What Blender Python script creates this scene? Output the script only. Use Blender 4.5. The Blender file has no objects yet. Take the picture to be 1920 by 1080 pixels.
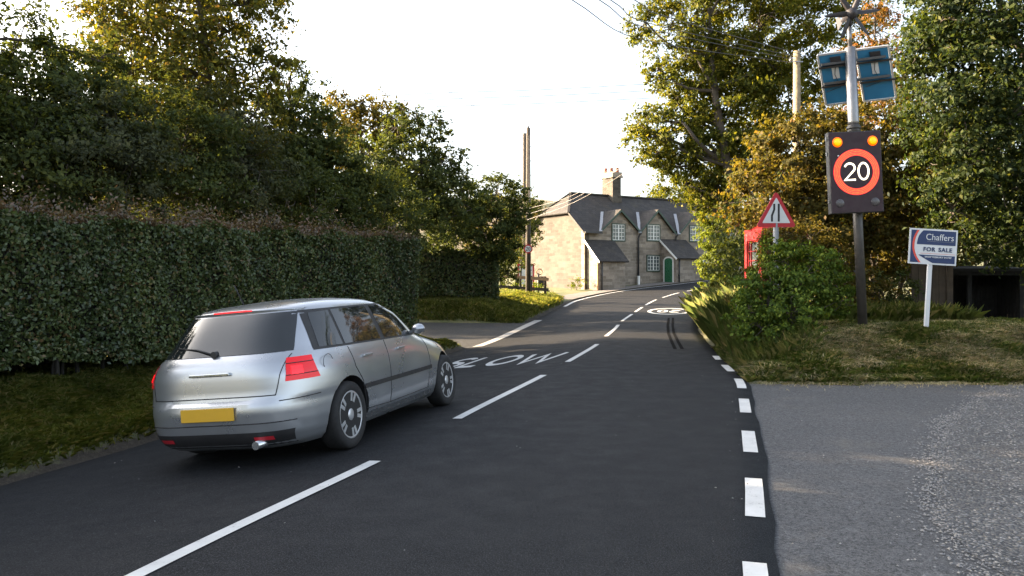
import bpy, bmesh, math, random
import numpy as np
from mathutils import Vector, Matrix, Euler
R = math.radians
rng = np.random.default_rng(7)
random.seed(7)
scn = bpy.context.scene
col = scn.collection
F, H, YH = 1465.0, 1.6, 520.0        # focal length in photo pixels, eye height, horizon row

# ------------------------------------------------------------------ object helpers
def tag(o, label=None, cat=None, group=None, kind=None):
    if label: o['label'] = label
    if cat: o['category'] = cat
    if group: o['group'] = group
    if kind: o['kind'] = kind
    return o

def empty(name, loc, rot=(0, 0, 0), label=None, cat=None, group=None):
    o = bpy.data.objects.new(name, None)
    o.empty_display_size = .2
    o.location = loc
    o.rotation_euler = rot
    col.objects.link(o)
    return tag(o, label, cat, group)

def wmat(o):
    m = Matrix.LocRotScale(o.location, o.rotation_euler, o.scale)
    return wmat(o.parent) @ m if o.parent else m

def link(name, me, parent=None):
    o = bpy.data.objects.new(name, me)
    col.objects.link(o)
    if parent: o.parent = parent
    return o

def children(o):
    return [c for c in bpy.data.objects if c.parent == o]

def copy_tree(o, parent=None):
    c = o.copy(); col.objects.link(c)
    c.parent = parent
    for ch in children(o):
        copy_tree(ch, c)
    return c

class MB:
    """collects shapes for ONE mesh"""
    def __init__(s): s.v = []; s.f = []; s.sm = []
    def add(s, vs, fs, smooth=False):
        b = len(s.v)
        s.v += [tuple(map(float, v)) for v in vs]
        for f in fs:
            s.f.append(tuple(b + i for i in f)); s.sm.append(smooth)
        return s
    def box(s, lo, hi, bev=0.0):
        x0, y0, z0 = lo; x1, y1, z1 = hi
        vs = [(x0,y0,z0),(x1,y0,z0),(x1,y1,z0),(x0,y1,z0),(x0,y0,z1),(x1,y0,z1),(x1,y1,z1),(x0,y1,z1)]
        if bev:
            bm = bmesh.new()
            vv = [bm.verts.new(v) for v in vs]
            for f in [(3,2,1,0),(4,5,6,7),(0,1,5,4),(1,2,6,5),(2,3,7,6),(3,0,4,7)]: bm.faces.new([vv[i] for i in f])
            bmesh.ops.bevel(bm, geom=list(bm.edges), offset=bev, segments=2, profile=.5, affect='EDGES')
            bm.verts.index_update()
            s.add([v.co for v in bm.verts], [[v.index for v in f.verts] for f in bm.faces])
            bm.free(); return s
        return s.add(vs, [(3,2,1,0),(4,5,6,7),(0,1,5,4),(1,2,6,5),(2,3,7,6),(3,0,4,7)])
    def obox(s, c, ax, ay, az):
        """box centred on c with half-axis vectors"""
        c = Vector(c); ax = Vector(ax); ay = Vector(ay); az = Vector(az)
        vs = [c+i*ax+j*ay+k*az for k in (-1,1) for i,j in ((-1,-1),(1,-1),(1,1),(-1,1))]
        return s.add(vs, [(3,2,1,0),(4,5,6,7),(0,1,5,4),(1,2,6,5),(2,3,7,6),(3,0,4,7)])
    def bar(s, a, b, w, h=None, up=(0,0,1)):
        a = Vector(a); b = Vector(b); h = h or w
        d = (b-a); u = Vector(up)
        x = d.cross(u)
        if x.length < 1e-6: x = d.cross(Vector((1,0,0)))
        x.normalize(); y = x.cross(d).normalized()
        return s.obox((a+b)/2, d/2, x*w/2, y*h/2)
    def tube(s, pts, rad, n=8, cap=True, smooth=True):
        pts = [Vector(p) for p in pts]
        if not hasattr(rad, '__len__'): rad = [rad]*len(pts)
        b = len(s.v); up = None
        for i, p in enumerate(pts):
            d = (pts[min(i+1, len(pts)-1)] - pts[max(i-1, 0)])
            if d.length < 1e-9: d = Vector((0,0,1))
            d.normalize()
            if up is None:
                up = Vector((1,0,0)) if abs(d.x) < .9 else Vector((0,1,0))
            x = (up - d*up.dot(d)).normalized(); up = x
            y = d.cross(x)
            for k in range(n):
                a = 2*math.pi*k/n
                s.v.append(tuple(p + (x*math.cos(a) + y*math.sin(a))*rad[i]))
        for i in range(len(pts)-1):
            for k in range(n):
                k2 = (k+1) % n
                s.f.append((b+i*n+k, b+i*n+k2, b+(i+1)*n+k2, b+(i+1)*n+k)); s.sm.append(smooth)
        if cap:
            s.f.append(tuple(b+k for k in reversed(range(n)))); s.sm.append(False)
            e = b+(len(pts)-1)*n
            s.f.append(tuple(e+k for k in range(n))); s.sm.append(False)
        return s
    def lathe(s, prof, c=(0,0,0), axis='z', n=24, smooth=True):
        """prof: (radius, height) pairs turned about an axis through c"""
        b = len(s.v)
        for r, h in prof:
            for k in range(n):
                a = 2*math.pi*k/n; p, q = r*math.cos(a), r*math.sin(a)
                v = {'z': (p, q, h), 'y': (p, h, q), 'x': (h, p, q)}[axis]
                s.v.append((c[0]+v[0], c[1]+v[1], c[2]+v[2]))
        for i in range(len(prof)-1):
            for k in range(n):
                k2 = (k+1) % n
                f = (b+i*n+k, b+i*n+k2, b+(i+1)*n+k2, b+(i+1)*n+k)
                s.f.append(f if axis != 'y' else f[::-1]); s.sm.append(smooth)
        for i, (r, h) in ((0, prof[0]), (len(prof)-1, prof[-1])):
            if r > 1e-6:
                s.f.append(tuple(b+i*n+k for k in range(n))); s.sm.append(False)
        return s
    def prism(s, poly, a, b, plane='xz'):
        """flat polygon pulled from a to b along the missing axis"""
        def P(p, d):
            return {'xz': (p[0], d, p[1]), 'xy': (p[0], p[1], d), 'yz': (d, p[0], p[1])}[plane]
        n = len(poly)
        vs = [P(p, a) for p in poly] + [P(p, b) for p in poly]
        fs = [tuple(range(n))[::-1], tuple(range(n, 2*n))] + [(i, (i+1) % n, n+(i+1) % n, n+i) for i in range(n)]
        return s.add(vs, fs)
    def slab(s, pts, t):
        """polygon in space thickened downwards along its normal by t"""
        pts = [Vector(p) for p in pts]; n = len(pts)
        nm = (pts[1]-pts[0]).cross(pts[2]-pts[0]).normalized()
        vs = pts + [p - nm*t for p in pts]
        fs = [tuple(range(n)), tuple(range(n, 2*n))[::-1]] + [(i, n+i, n+(i+1) % n, (i+1) % n) for i in range(n)]
        return s.add(vs, fs)
    def grid(s, P, smooth=True):
        """P[i][j] points"""
        b = len(s.v); m = len(P[0])
        for r in P: s.v += [tuple(map(float, p)) for p in r]
        for i in range(len(P)-1):
            for j in range(m-1):
                s.f.append((b+i*m+j, b+i*m+j+1, b+(i+1)*m+j+1, b+(i+1)*m+j)); s.sm.append(smooth)
        return s
    def build(s, name, mat, parent=None, world=False, fixn=True, uv=False):
        me = bpy.data.meshes.new(name)
        v = s.v
        if parent and world:
            mi = wmat(parent).inverted(); v = [tuple(mi @ Vector(p)) for p in v]
        me.from_pydata(v, [], s.f)
        me.polygons.foreach_set('use_smooth', s.sm)
        if fixn:
            bm = bmesh.new(); bm.from_mesh(me)
            bmesh.ops.recalc_face_normals(bm, faces=bm.faces)
            bm.to_mesh(me); bm.free()
        if uv: box_uv(me)
        me.materials.append(mat)
        me.update()
        return link(name, me, parent)

def box_uv(me):
    ul = me.uv_layers.new(name='UVMap')
    for p in me.polygons:
        n = p.normal
        if abs(n.z) > .75: tx, ty = Vector((1,0,0)), Vector((0,1,0))
        else:
            tx = Vector((-n.y, n.x, 0)).normalized(); ty = n.cross(tx)
            if ty.z < 0: ty = -ty
        for li in p.loop_indices:
            co = me.vertices[me.loops[li].vertex_index].co
            ul.data[li].uv = (co.dot(tx), co.dot(ty))

def raw_mesh(name, verts, nper, mat, parent=None, smooth=False):
    """verts (N*nper,3) numpy, faces are consecutive runs of nper vertices"""
    nv = len(verts); nf = nv//nper
    me = bpy.data.meshes.new(name)
    me.vertices.add(nv); me.vertices.foreach_set('co', np.ascontiguousarray(verts, dtype=np.float32).ravel())
    me.loops.add(nv); me.loops.foreach_set('vertex_index', np.arange(nv, dtype=np.int32))
    me.polygons.add(nf); me.polygons.foreach_set('loop_start', np.arange(0, nv, nper, dtype=np.int32))
    me.update(calc_edges=True)
    me.materials.append(mat)
    return link(name, me, parent)

# ------------------------------------------------------------------ material helpers
class NT:
    def __init__(s, name):
        s.m = bpy.data.materials.new(name); s.m.use_nodes = True
        s.t = s.m.node_tree; s.n = s.t.nodes; s.b = s.n['Principled BSDF']; s.out = s.n['Material Output']
    def node(s, typ, **kw):
        n = s.n.new(typ)
        for k, v in kw.items():
            if hasattr(n, k) and k not in ('Scale', 'Detail'): setattr(n, k, v)
            else: n.inputs[k].default_value = v
        return n
    def link(s, a, b): s.t.links.new(a, b)
    def coord(s, which='Object'):
        return s.node('ShaderNodeTexCoord').outputs[which]
    def noise(s, scale, detail=4, rough=.55, vec=None, dist=0):
        n = s.node('ShaderNodeTexNoise'); n.inputs['Scale'].default_value = scale
        n.inputs['Detail'].default_value = detail; n.inputs['Roughness'].default_value = rough
        n.inputs['Distortion'].default_value = dist
        if vec is not None: s.link(vec, n.inputs['Vector'])
        return n.outputs['Fac']
    def ramp(s, fac, stops):
        r = s.node('ShaderNodeValToRGB'); e = r.color_ramp.elements
        while len(e) < len(stops): e.new(.5)
        for k, (p, c) in enumerate(stops):
            e[k].position = p; e[k].color = (c[0], c[1], c[2], 1) if hasattr(c, '__len__') else (c, c, c, 1)
        s.link(fac, r.inputs['Fac']); return r.outputs['Color']
    def mix(s, fac, a, b, mode='MIX'):
        m = s.node('ShaderNodeMix'); m.data_type = 'RGBA'; m.blend_type = mode
        for inp, v in ((m.inputs[0], fac), (m.inputs[6], a), (m.inputs[7], b)):
            if isinstance(v, (int, float)): inp.default_value = v
            elif isinstance(v, tuple): inp.default_value = (v[0], v[1], v[2], 1)
            else: s.link(v, inp)
        return m.outputs[2]
    def base(s, c): s.link(c, s.b.inputs['Base Color'])
    def bump(s, h, strength=.3, dist=.01):
        b = s.node('ShaderNodeBump'); b.inputs['Strength'].default_value = strength
        b.inputs['Distance'].default_value = dist
        s.link(h, b.inputs['Height']); s.link(b.outputs['Normal'], s.b.inputs['Normal'])
    def set(s, **kw):
        for k, v in kw.items(): s.b.inputs[k.replace('_', ' ')].default_value = v
        return s

def plain(name, c, rough=.6, metal=0.0, var=.12, scale=6.0, bump=0.0, coat=0.0, bscale=None):
    t = NT(name); v = t.coord()
    n = t.noise(scale, 5, .6, v)
    t.base(t.ramp(n, [(.25, tuple(x*(1-var) for x in c)), (.75, tuple(min(1, x*(1+var)) for x in c))]))
    rn = t.ramp(t.noise(scale*2.3, 3, .5, v), [(.3, max(.03, rough-.08)), (.7, min(1, rough+.08))])
    t.link(rn, t.b.inputs['Roughness'])
    t.set(Metallic=metal, Coat_Weight=coat)
    if bump: t.bump(t.noise(bscale or scale*6, 4, .6, v), bump, .01)
    return t.m

def emit(name, c, strength):
    t = NT(name); t.set(Base_Color=(c[0], c[1], c[2], 1), Emission_Color=(c[0], c[1], c[2], 1), Emission_Strength=strength, Roughness=.3)
    return t.m

def leafmat(name, stops, trans=.45, tcol=(1.25, 1.15, .45), gloss=.05, rough=.45):
    """each leaf its own colour (random per island), light passes through the blade"""
    t = NT(name)
    g = t.node('ShaderNodeNewGeometry')
    c = t.ramp(g.outputs['Random Per Island'], stops)
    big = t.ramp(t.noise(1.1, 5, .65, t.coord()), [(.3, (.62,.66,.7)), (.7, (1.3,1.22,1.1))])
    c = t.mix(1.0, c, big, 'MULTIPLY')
    d = t.node('ShaderNodeBsdfDiffuse'); t.link(c, d.inputs['Color'])
    tr = t.node('ShaderNodeBsdfTranslucent'); t.link(t.mix(1.0, c, tcol, 'MULTIPLY'), tr.inputs['Color'])
    m = t.node('ShaderNodeMixShader'); m.inputs[0].default_value = trans
    t.link(d.outputs[0], m.inputs[1]); t.link(tr.outputs[0], m.inputs[2])
    gl = t.node('ShaderNodeBsdfGlossy'); gl.inputs['Roughness'].default_value = rough
    gl.inputs['Color'].default_value = (.9, .95, 1, 1)
    m2 = t.node('ShaderNodeMixShader'); m2.inputs[0].default_value = gloss
    t.link(m.outputs[0], m2.inputs[1]); t.link(gl.outputs[0], m2.inputs[2])
    t.link(m2.outputs[0], t.out.inputs['Surface'])
    return t.m

# ------------------------------------------------------------------ terrain functions
def sm(a, b, x):
    t = np.clip((np.asarray(x, float)-a)/(b-a), 0, 1); return t*t*(3-2*t)
def base(X, Y):
    Y = np.asarray(Y, float); X = np.asarray(X, float)
    z = .001*np.maximum(0, np.minimum(Y, 60)-22)**2 + .076*np.maximum(0, np.minimum(Y, 120)-60)
    return z + .05*np.clip(X-8, -12, 12)*sm(38, 52, Y)
CEN = np.array([(-11.5,-30),(-2.03,4.19),(-1.11,7.1),(-.45,9.5),(.54,12.9),(1.2,15.4),(2.01,18.6),(2.5,21.0),(3.2,24.3),(3.9,27.8),(4.83,31.6),(6.02,36.2),(7.55,41.4),(8.6,44.0),(10.0,46.7),(11.7,48.75),(14.2,51.0),(18,53.6),(24,56.5),(34,60)], float)
LEF = np.array([(-13.4,-30),(-4.67,7.12),(-4.05,9.8),(-3.1,13.7),(-2.1,17.7),(-1.17,21.5),(-.5,24.6),(.2,27.6),(1.06,31),(2.34,36.8),(3.46,42.2),(4.9,46.5),(6.5,49.3),(8.5,51.3),(10.5,52.7),(13.2,54.6),(18,57.2),(24,60.2),(34,64)], float)
RIG = np.array([(-7.8,-30),(1.54,4.59),(1.72,5.12),(2.11,6.44),(2.56,8.06),(3.2,10.38),(3.65,12.15),(4.13,15.13),(4.87,19.54),(5.75,24.2),(6.9,29.0),(8.5,34.4),(10.2,38.9),(12.0,42.2),(14.2,44.6),(17.2,47),(21.5,50),(28,53),(38,56.5)], float)
def dense(P, step=.5):
    out = [P[0]]
    # Catmull-Rom
    for i in range(len(P)-1):
        p0, p1, p2, p3 = P[max(i-1,0)], P[i], P[i+1], P[min(i+2,len(P)-1)]
        n = max(1, int(np.linalg.norm(p2-p1)/step))
        l = np.linalg.norm(p2-p1)
        t1 = (p2-p0)/max(1e-6, np.linalg.norm(p2-p1)+np.linalg.norm(p1-p0))*l
        t2 = (p3-p1)/max(1e-6, np.linalg.norm(p3-p2)+np.linalg.norm(p2-p1))*l
        for k in range(1, n+1):
            t = k/n
            out.append((2*t**3-3*t**2+1)*p1 + (t**3-2*t**2+t)*t1 + (-2*t**3+3*t**2)*p2 + (t**3-t**2)*t2)
    return np.array(out)
CEN, LEF, RIG = dense(CEN), dense(LEF), dense(RIG)
def sdist(P, X, Y):
    """signed distance to polyline, positive on its left side"""
    X = np.atleast_1d(np.asarray(X, float)); Y = np.atleast_1d(np.asarray(Y, float))
    if X.size*len(P) < 400000:
        sh = X.shape; x = X.reshape(-1, 1); y = Y.reshape(-1, 1)
        a = P[:-1]; d = P[1:]-a; L2 = (d*d).sum(1)
        t = np.clip(((x-a[:,0])*d[:,0]+(y-a[:,1])*d[:,1])/L2, 0, 1)
        qx, qy = x-(a[:,0]+t*d[:,0]), y-(a[:,1]+t*d[:,1]); ds = qx*qx+qy*qy
        i = ds.argmin(1); r = np.arange(len(i))
        s = np.where(d[i,0]*qy[r,i]-d[i,1]*qx[r,i] >= 0, 1., -1.)
        return (np.sqrt(ds[r,i])*s).reshape(sh)
    best = np.full(X.shape, 1e9); sg = np.ones(X.shape)
    for a, b in zip(P[:-1], P[1:]):
        d = b-a; L2 = d@d
        t = np.clip(((X-a[0])*d[0]+(Y-a[1])*d[1])/L2, 0, 1)
        qx, qy = X-(a[0]+t*d[0]), Y-(a[1]+t*d[1])
        ds = qx*qx+qy*qy
        m = ds < best
        best = np.where(m, ds, best)
        sg = np.where(m, np.where(d[0]*qy-d[1]*qx >= 0, 1., -1.), sg)
    return np.sqrt(best)*sg
def zroad(X, Y):
    dl = sdist(CEN, X, Y); fade = 1-sm(22, 36, Y)
    s = (np.sqrt(dl*dl+.03)+dl)/2
    return base(X, Y) - .09*np.minimum(s, 3.7)*fade
def vnoise(X, Y, s):
    return np.sin(X*s*1.3+1.7*np.sin(Y*s*.9+.3))*np.cos(Y*s*1.1+1.3*np.sin(X*s*.7+2.1))
def zone(X, Y):
    """returns outside distances left and right, and the open factors"""
    dL = sdist(LEF, X, Y); dR = -sdist(RIG, X, Y)
    return dL, dR
def openL(X, Y): # driveway mouth on the left
    return sm(20.9, 21.9, Y)*(1-sm(29.0, 29.9, Y+.12*X))
def zground(X, Y, flat=0.0):
    X = np.atleast_1d(np.asarray(X, float)); Y = np.atleast_1d(np.asarray(Y, float))
    dL, dR = zone(X, Y)
    z = zroad(X, Y)
    far = 1-.85*sm(38, 44, Y)
    hb = (.2*sm(0, .45, dL) + .36*sm(.3, 2.6, dL))*(1-openL(X, Y))*far
    hb = hb + .04*vnoise(X, Y, 2.3)*sm(.1, .6, dL)*(1-openL(X, Y))*far
    br = np.minimum(dR, Y-11.95-.1*np.sin(X*2.3)-.06*np.sin(X*5.9))
    hr = (.12*sm(0, .3, br) + .5*sm(.1, 1.9, br))*(1-.6*sm(36, 44, Y)) + .05*vnoise(X, Y, 2.1)*sm(.2, .8, br)
    z = z + np.where(dL > 0, hb, 0) + np.where(dR > 0, hr, 0)
    z = z + (.03*vnoise(X, Y, 5.1)+.02*vnoise(X, Y, 11.3))*(sm(.08, .2, np.where(dL > 0, hb, 0)) + sm(.08, .2, np.where(dR > 0, hr, 0)))
    inside = (dL < 0) & (dR < 0)
    low = inside | ((dR >= 0) & (Y < 11.85) & (X < 40)) | ((dL > 0) & (openL(X, Y) > .5) & (Y > 21) & (dL < 14))
    return z - np.where(low, .07, 0.0)
def gz(x, y): return float(zground(x, y)[0])
def rz(x, y): return float(zroad(x, y)[0])
def at(px, py, Y):
    return Vector(((px-960)/F*Y, Y, H-(py-YH)/F*Y))
def hit(px, py, fn=zroad, y0=2.5, y1=90):
    t = np.arange(y0, y1, .02)
    X = (px-960)/F*t; z = H-(py-YH)/F*t
    i = int(np.argmax(z-fn(X, t) < 0))
    return float(X[i]), float(t[i])
# ================================================================== MATERIALS (setting)
def asphalt_mat(name, c0, c1, speck, wear=None):
    t = NT(name); v = t.coord()
    big = t.noise(.35, 5, .6, v); mid = t.noise(3, 5, .65, v); fine = t.noise(120, 2, .6, v)
    c = t.ramp(t.mix(.55, big, mid), [(.3, c0), (.72, c1)])
    sp = t.ramp(fine, [(.52, 0.0), (.70, 1.0)])
    c = t.mix(1.0, c, t.ramp(t.noise(42, 4, .8, v), [(.34, .35), (.66, 1.75)]), 'MULTIPLY')
    c = t.mix(t.mix(1.0, sp, (.55, .55, .55), 'MULTIPLY'), c, speck)
    if wear is not None:
        w = t.ramp(t.noise(.8, 6, .7, v, 1.2), [(.56, 0.0), (.75, 1.0)])
        c = t.mix(t.mix(1.0, w, (.5, .5, .5), 'MULTIPLY'), c, wear)
        st = t.ramp(t.noise(9, 3, .6, v), [(.63, 0.0), (.7, .35)])
        c = t.mix(st, c, tuple(x*1.8 for x in c1))
    t.base(c)
    t.link(t.ramp(mid, [(.3, .68), (.7, .88)]), t.b.inputs['Roughness'])
    t.set(Specular_IOR_Level=.16)
    t.bump(t.mix(.25, fine, t.noise(60, 3, .6, v)), .55, .006)
    return t.m
M = {}
M['asphalt'] = asphalt_mat('fresh_asphalt', (.0064, .007, .0082), (.0125, .0134, .015), (.1, .102, .108))
M['old_asphalt'] = asphalt_mat('old_asphalt', (.05, .0505, .0525), (.088, .0885, .091), (.24, .235, .23), (.155, .138, .115))
M['side_asphalt'] = asphalt_mat('side_asphalt', (.035, .035, .036), (.065, .065, .064), (.14, .14, .14), (.1, .085, .06))
M['footpath'] = asphalt_mat('footpath_tarmac', (.14, .125, .11), (.22, .2, .18), (.3, .28, .26), (.26, .23, .2))

def gravel_mat():
    t = NT('gravel'); v = t.coord()
    vo = t.node('ShaderNodeTexVoronoi'); vo.inputs['Scale'].default_value = 55; t.link(v, vo.inputs['Vector'])
    vo2 = t.node('ShaderNodeTexVoronoi'); vo2.inputs['Scale'].default_value = 120; t.link(v, vo2.inputs['Vector'])
    sep = t.node('ShaderNodeSeparateColor'); t.link(vo.outputs['Color'], sep.inputs[0])
    c = t.ramp(sep.outputs[0], [(0, (.055,.055,.058)), (.4, (.12,.12,.124)), (.75, (.17,.168,.168)), (.9, (.2,.178,.15)), (1, (.36,.36,.36))])
    dk = t.ramp(vo.outputs['Distance'], [(.0, 1.0), (.75, .55)])
    c = t.mix(1.0, c, dk, 'MULTIPLY')
    pat = t.ramp(t.noise(.9, 5, .6, v), [(.35, .8), (.7, 1.15)])
    t.base(t.mix(1.0, c, pat, 'MULTIPLY'))
    t.set(Roughness=.85)
    inv = t.node('ShaderNodeMath', operation='SUBTRACT'); inv.inputs[0].default_value = 1; t.link(vo.outputs['Distance'], inv.inputs[1])
    t.bump(inv.outputs[0], 1.0, .02)
    return t.m
M['gravel'] = gravel_mat()

def soil_mat():
    t = NT('verge_soil'); v = t.coord()
    n = t.noise(1.1, 6, .65, v); m = t.noise(14, 5, .65, v)
    c = t.ramp(t.mix(.5, n, m), [(.3, (.05,.06,.024)), (.45, (.1,.115,.042)), (.58, (.17,.155,.08)), (.7, (.24,.21,.13))])
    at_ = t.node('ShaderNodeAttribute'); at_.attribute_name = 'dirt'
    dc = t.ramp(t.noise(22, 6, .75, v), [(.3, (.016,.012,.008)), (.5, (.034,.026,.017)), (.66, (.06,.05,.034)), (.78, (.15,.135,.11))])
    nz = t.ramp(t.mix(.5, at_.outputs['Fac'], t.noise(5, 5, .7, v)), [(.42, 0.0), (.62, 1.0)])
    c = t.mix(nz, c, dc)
    t.base(c); t.set(Roughness=.95)
    t.bump(t.mix(.5, m, t.noise(50, 4, .6, v)), .9, .05)
    return t.m
M['soil'] = soil_mat()

def paint_mat(name='road_paint', w=(.6, .6, .585), wear=.5):
    t = NT(name); v = t.coord()
    k = t.ramp(t.mix(.4, t.noise(60, 5, .75, v), t.noise(7, 4, .7, v)), [(.33, .0), (.43, 1.0)])
    d = t.ramp(t.noise(3.5, 4, .6, v), [(.3, .82), (.7, 1.0)])
    c = t.mix(k, (.14, .14, .14), w)
    t.base(t.mix(1.0, c, d, 'MULTIPLY'))
    t.set(Roughness=.65); t.bump(t.noise(120, 3, .6, v), .4, .004)
    return t.m
M['paint'] = paint_mat()
M['paint_worn'] = paint_mat('road_paint_worn', (.38, .37, .355))
M['rubber_mark'] = plain('skid_rubber', (.0088, .009, .0095), .9, var=.35, scale=9); M['rubber_mark'].node_tree.nodes['Principled BSDF'].inputs['Specular IOR Level'].default_value = .02

# ================================================================== GROUND
def build_ground():
    def axis(a, b, fine, lo, hi):
        mid = list(np.arange(a, b+1e-6, fine))
        up = [b]; d = fine
        while up[-1] < hi: d *= 1.25; up.append(up[-1]+d)
        dn = [a]; d = fine
        while dn[-1] > lo: d *= 1.25; dn.append(dn[-1]-d)
        return np.array(dn[:0:-1] + mid + up[1:])
    xs = axis(-12, 22, .22, -2500, 2500); ys = axis(-2, 56, .22, -500, 4000)
    X, Y = np.meshgrid(xs, ys)
    Z = zground(X.ravel(), Y.ravel()).reshape(X.shape)
    V = np.stack([X, Y, Z], -1).reshape(-1, 3)
    m = len(xs); n = len(ys)
    i, j = np.meshgrid(np.arange(n-1), np.arange(m-1), indexing='ij')
    a = (i*m+j).ravel()
    fs = np.stack([a, a+1, a+m+1, a+m], -1).astype(np.int32)
    me = bpy.data.meshes.new('ground')
    me.vertices.add(len(V)); me.vertices.foreach_set('co', V.astype(np.float32).ravel())
    me.loops.add(fs.size); me.loops.foreach_set('vertex_index', fs.ravel())
    me.polygons.add(len(fs)); me.polygons.foreach_set('loop_start', np.arange(0, fs.size, 4, dtype=np.int32))
    me.polygons.foreach_set('use_smooth', np.ones(len(fs), bool))
    me.update(calc_edges=True); me.materials.append(M['soil'])
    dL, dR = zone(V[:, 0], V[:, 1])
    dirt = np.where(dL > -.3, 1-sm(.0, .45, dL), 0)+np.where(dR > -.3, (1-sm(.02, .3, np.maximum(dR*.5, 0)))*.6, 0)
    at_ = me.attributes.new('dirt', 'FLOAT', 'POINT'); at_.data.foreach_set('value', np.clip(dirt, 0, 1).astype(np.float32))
    tag(link('ground', me), kind='structure')
build_ground()

# ---- far hills
def hills():
    mb = MB()
    def ridge(pts, Y0, depth):
        P = []
        for k, f in ((0, 0.0), (.25, .35), (.5, .72), (.75, .95), (1, 1.0)):
            P.append([(x, Y0+depth*k, -3+(z+3)*f) for x, z in pts])
        mb.grid(P)
    ridge([(-900,40),(-600,72),(-400,84),(-200,90),(-60,93),(20,94),(60,90),(140,76),(260,66),(500,70),(900,40)], 620, 330)
    t = NT('downland'); v = t.coord()
    t.base(t.ramp(t.noise(.02, 5, .6, v), [(.35, (.16,.13,.07)), (.5, (.2,.16,.1)), (.6, (.05,.06,.025))])); t.set(Roughness=.95)
    tag(mb.build('hills', t.m), kind='structure')
hills()

# ================================================================== ROAD
def inter(p, d, P):
    """first crossing of the ray p + t d with polyline P (t any sign, nearest)"""
    best = None
    for a, b in zip(P[:-1], P[1:]):
        e = b-a; den = d[0]*e[1]-d[1]*e[0]
        if abs(den) < 1e-9: continue
        w = a-p
        t = (w[0]*e[1]-w[1]*e[0])/den; u = (w[0]*d[1]-w[1]*d[0])/den
        if -1e-6 <= u <= 1+1e-6 and (best is None or abs(t) < abs(best)): best = t
    return best
def build_road():
    P = []
    for i, c in enumerate(CEN):
        d = CEN[min(i+1, len(CEN)-1)]-CEN[max(i-1, 0)]; d = d/np.linalg.norm(d)
        nl = np.array([-d[1], d[0]])
        tl, tr = inter(c, nl, LEF), inter(c, -nl, RIG)
        if tl is None or tr is None or not (0 < tl < 9 and 0 < tr < 9): continue
        row = []
        for k in range(25):
            s = -tr+(tl+tr)*k/24
            jit = 0.0
            if k in (0, 24): jit = .012*math.sin(i*2.1)+.012*math.sin(i*5.3+k)
            q = c+nl*(s+jit)
            row.append((q[0], q[1], float(zroad(q[0], q[1])[0])))
        a, b = row[0], row[-1]
        row = [(a[0], a[1], a[2]-.06)] + row + [(b[0], b[1], b[2]-.06)]
        P.append(row)
    o = MB().grid(P).build('road', M['asphalt'])
    return tag(o, kind='structure')
road = build_road()

def ribbon(mb, pts, width, z=.006, n=None, t=.0):
    """painted strip along 2-D points laid on the road surface"""
    pts = [np.array(p, float) for p in pts]
    rows = []
    for i, p in enumerate(pts):
        d = pts[min(i+1, len(pts)-1)]-pts[max(i-1, 0)]; d = d/np.linalg.norm(d)
        nl = np.array([-d[1], d[0]])
        rows.append([(*(p+nl*width*s), rz(*(p+nl*width*s))+z) for s in (-.5, -.17, .17, .5)])
    mb.grid(rows, False)
def along(P, p0, p1, n=None):
    """points of polyline P between the closest stations to p0 and p1"""
    seg = np.linalg.norm(np.diff(P, axis=0), axis=1); S = np.concatenate([[0], np.cumsum(seg)])
    def st(p):
        dd = np.linalg.norm(P-np.array(p), axis=1); i = int(np.argmin(dd))
        d = P[min(i+1, len(P)-1)]-P[max(i-1, 0)]; d = d/np.linalg.norm(d)
        return S[i]+float((np.array(p)-P[i])@d)
    s0, s1 = st(p0), st(p1)
    n = n or max(3, int(abs(s1-s0)/.35)+2)
    ss = np.linspace(s0, s1, n)
    return [np.array([np.interp(s, S, P[:,0]), np.interp(s, S, P[:,1])]) for s in ss]

# centre line: marks between photo pixels, laid on the road
flat = lambda X, Y: base(X, Y)
dash_px = [((20,1190),(720,865)),((862,785),(1022,703)),((1060,678),(1117,645)),((1129,630),(1159,609)),((1163,602),(1182,589)),
           ((1184,585),(1202,576)),((1206,572),(1227,562)),((1237,558),(1269,549)),((1288,546),(1313,542))]
for (a, b) in dash_px:
    pa, pb = hit(*a, fn=flat), hit(*b, fn=flat)
    mb = MB(); ribbon(mb, along(CEN, pa, pb), .11)
    mb.build('centre_line_mark', M['paint'], road, fixn=False)
# marks at the driveway mouth on the right
edge_px = [(1060,1105),(900,973),(810,850),(749,775),(711,729),(685,697),(668,675)]
for (y0, y1) in edge_px:
    def onR(y):
        q = RIG[np.argmin(np.abs((YH+H*F/np.maximum(RIG[:,1], .5))-y)+1e3*(RIG[:,1] < 1))]
        Yt = H*F/(y-YH); return (np.interp(Yt, RIG[:,1], RIG[:,0]), Yt)
    a, b = onR(y1), onR(y0)
    mb = MB()
    pts = along(RIG, a, b, 6)
    off = []
    for i, p in enumerate(pts):
        d = pts[min(i+1, 5)]-pts[max(i-1, 0)]; d = d/np.linalg.norm(d)
        off.append(p+np.array([-d[1], d[0]])*.12)
    ribbon(mb, off, .13); mb.build('edge_line_mark', M['paint'], road, fixn=False)
# left line: worn band across the side entrance, thin line round the bend
mb = MB()
pts = [p for p in along(LEF, (-1.1, 21.6), (.85, 30.1))]
ribbon(mb, [p+np.array([.18, -.05]) for p in pts], .3); mb.build('worn_edge_line', M['paint_worn'], road, fixn=False)
mb = MB(); pts = along(LEF, (2.3, 36.9), (23, 59.5)); 
off = []
for i, p in enumerate(pts):
    d = pts[min(i+1, len(pts)-1)]-pts[max(i-1, 0)]; d = d/np.linalg.norm(d)
    off.append(p-np.array([-d[1], d[0]])*.12)
ribbon(mb, off, .15); mb.build('edge_line', M['paint'], road, fixn=False)

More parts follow.
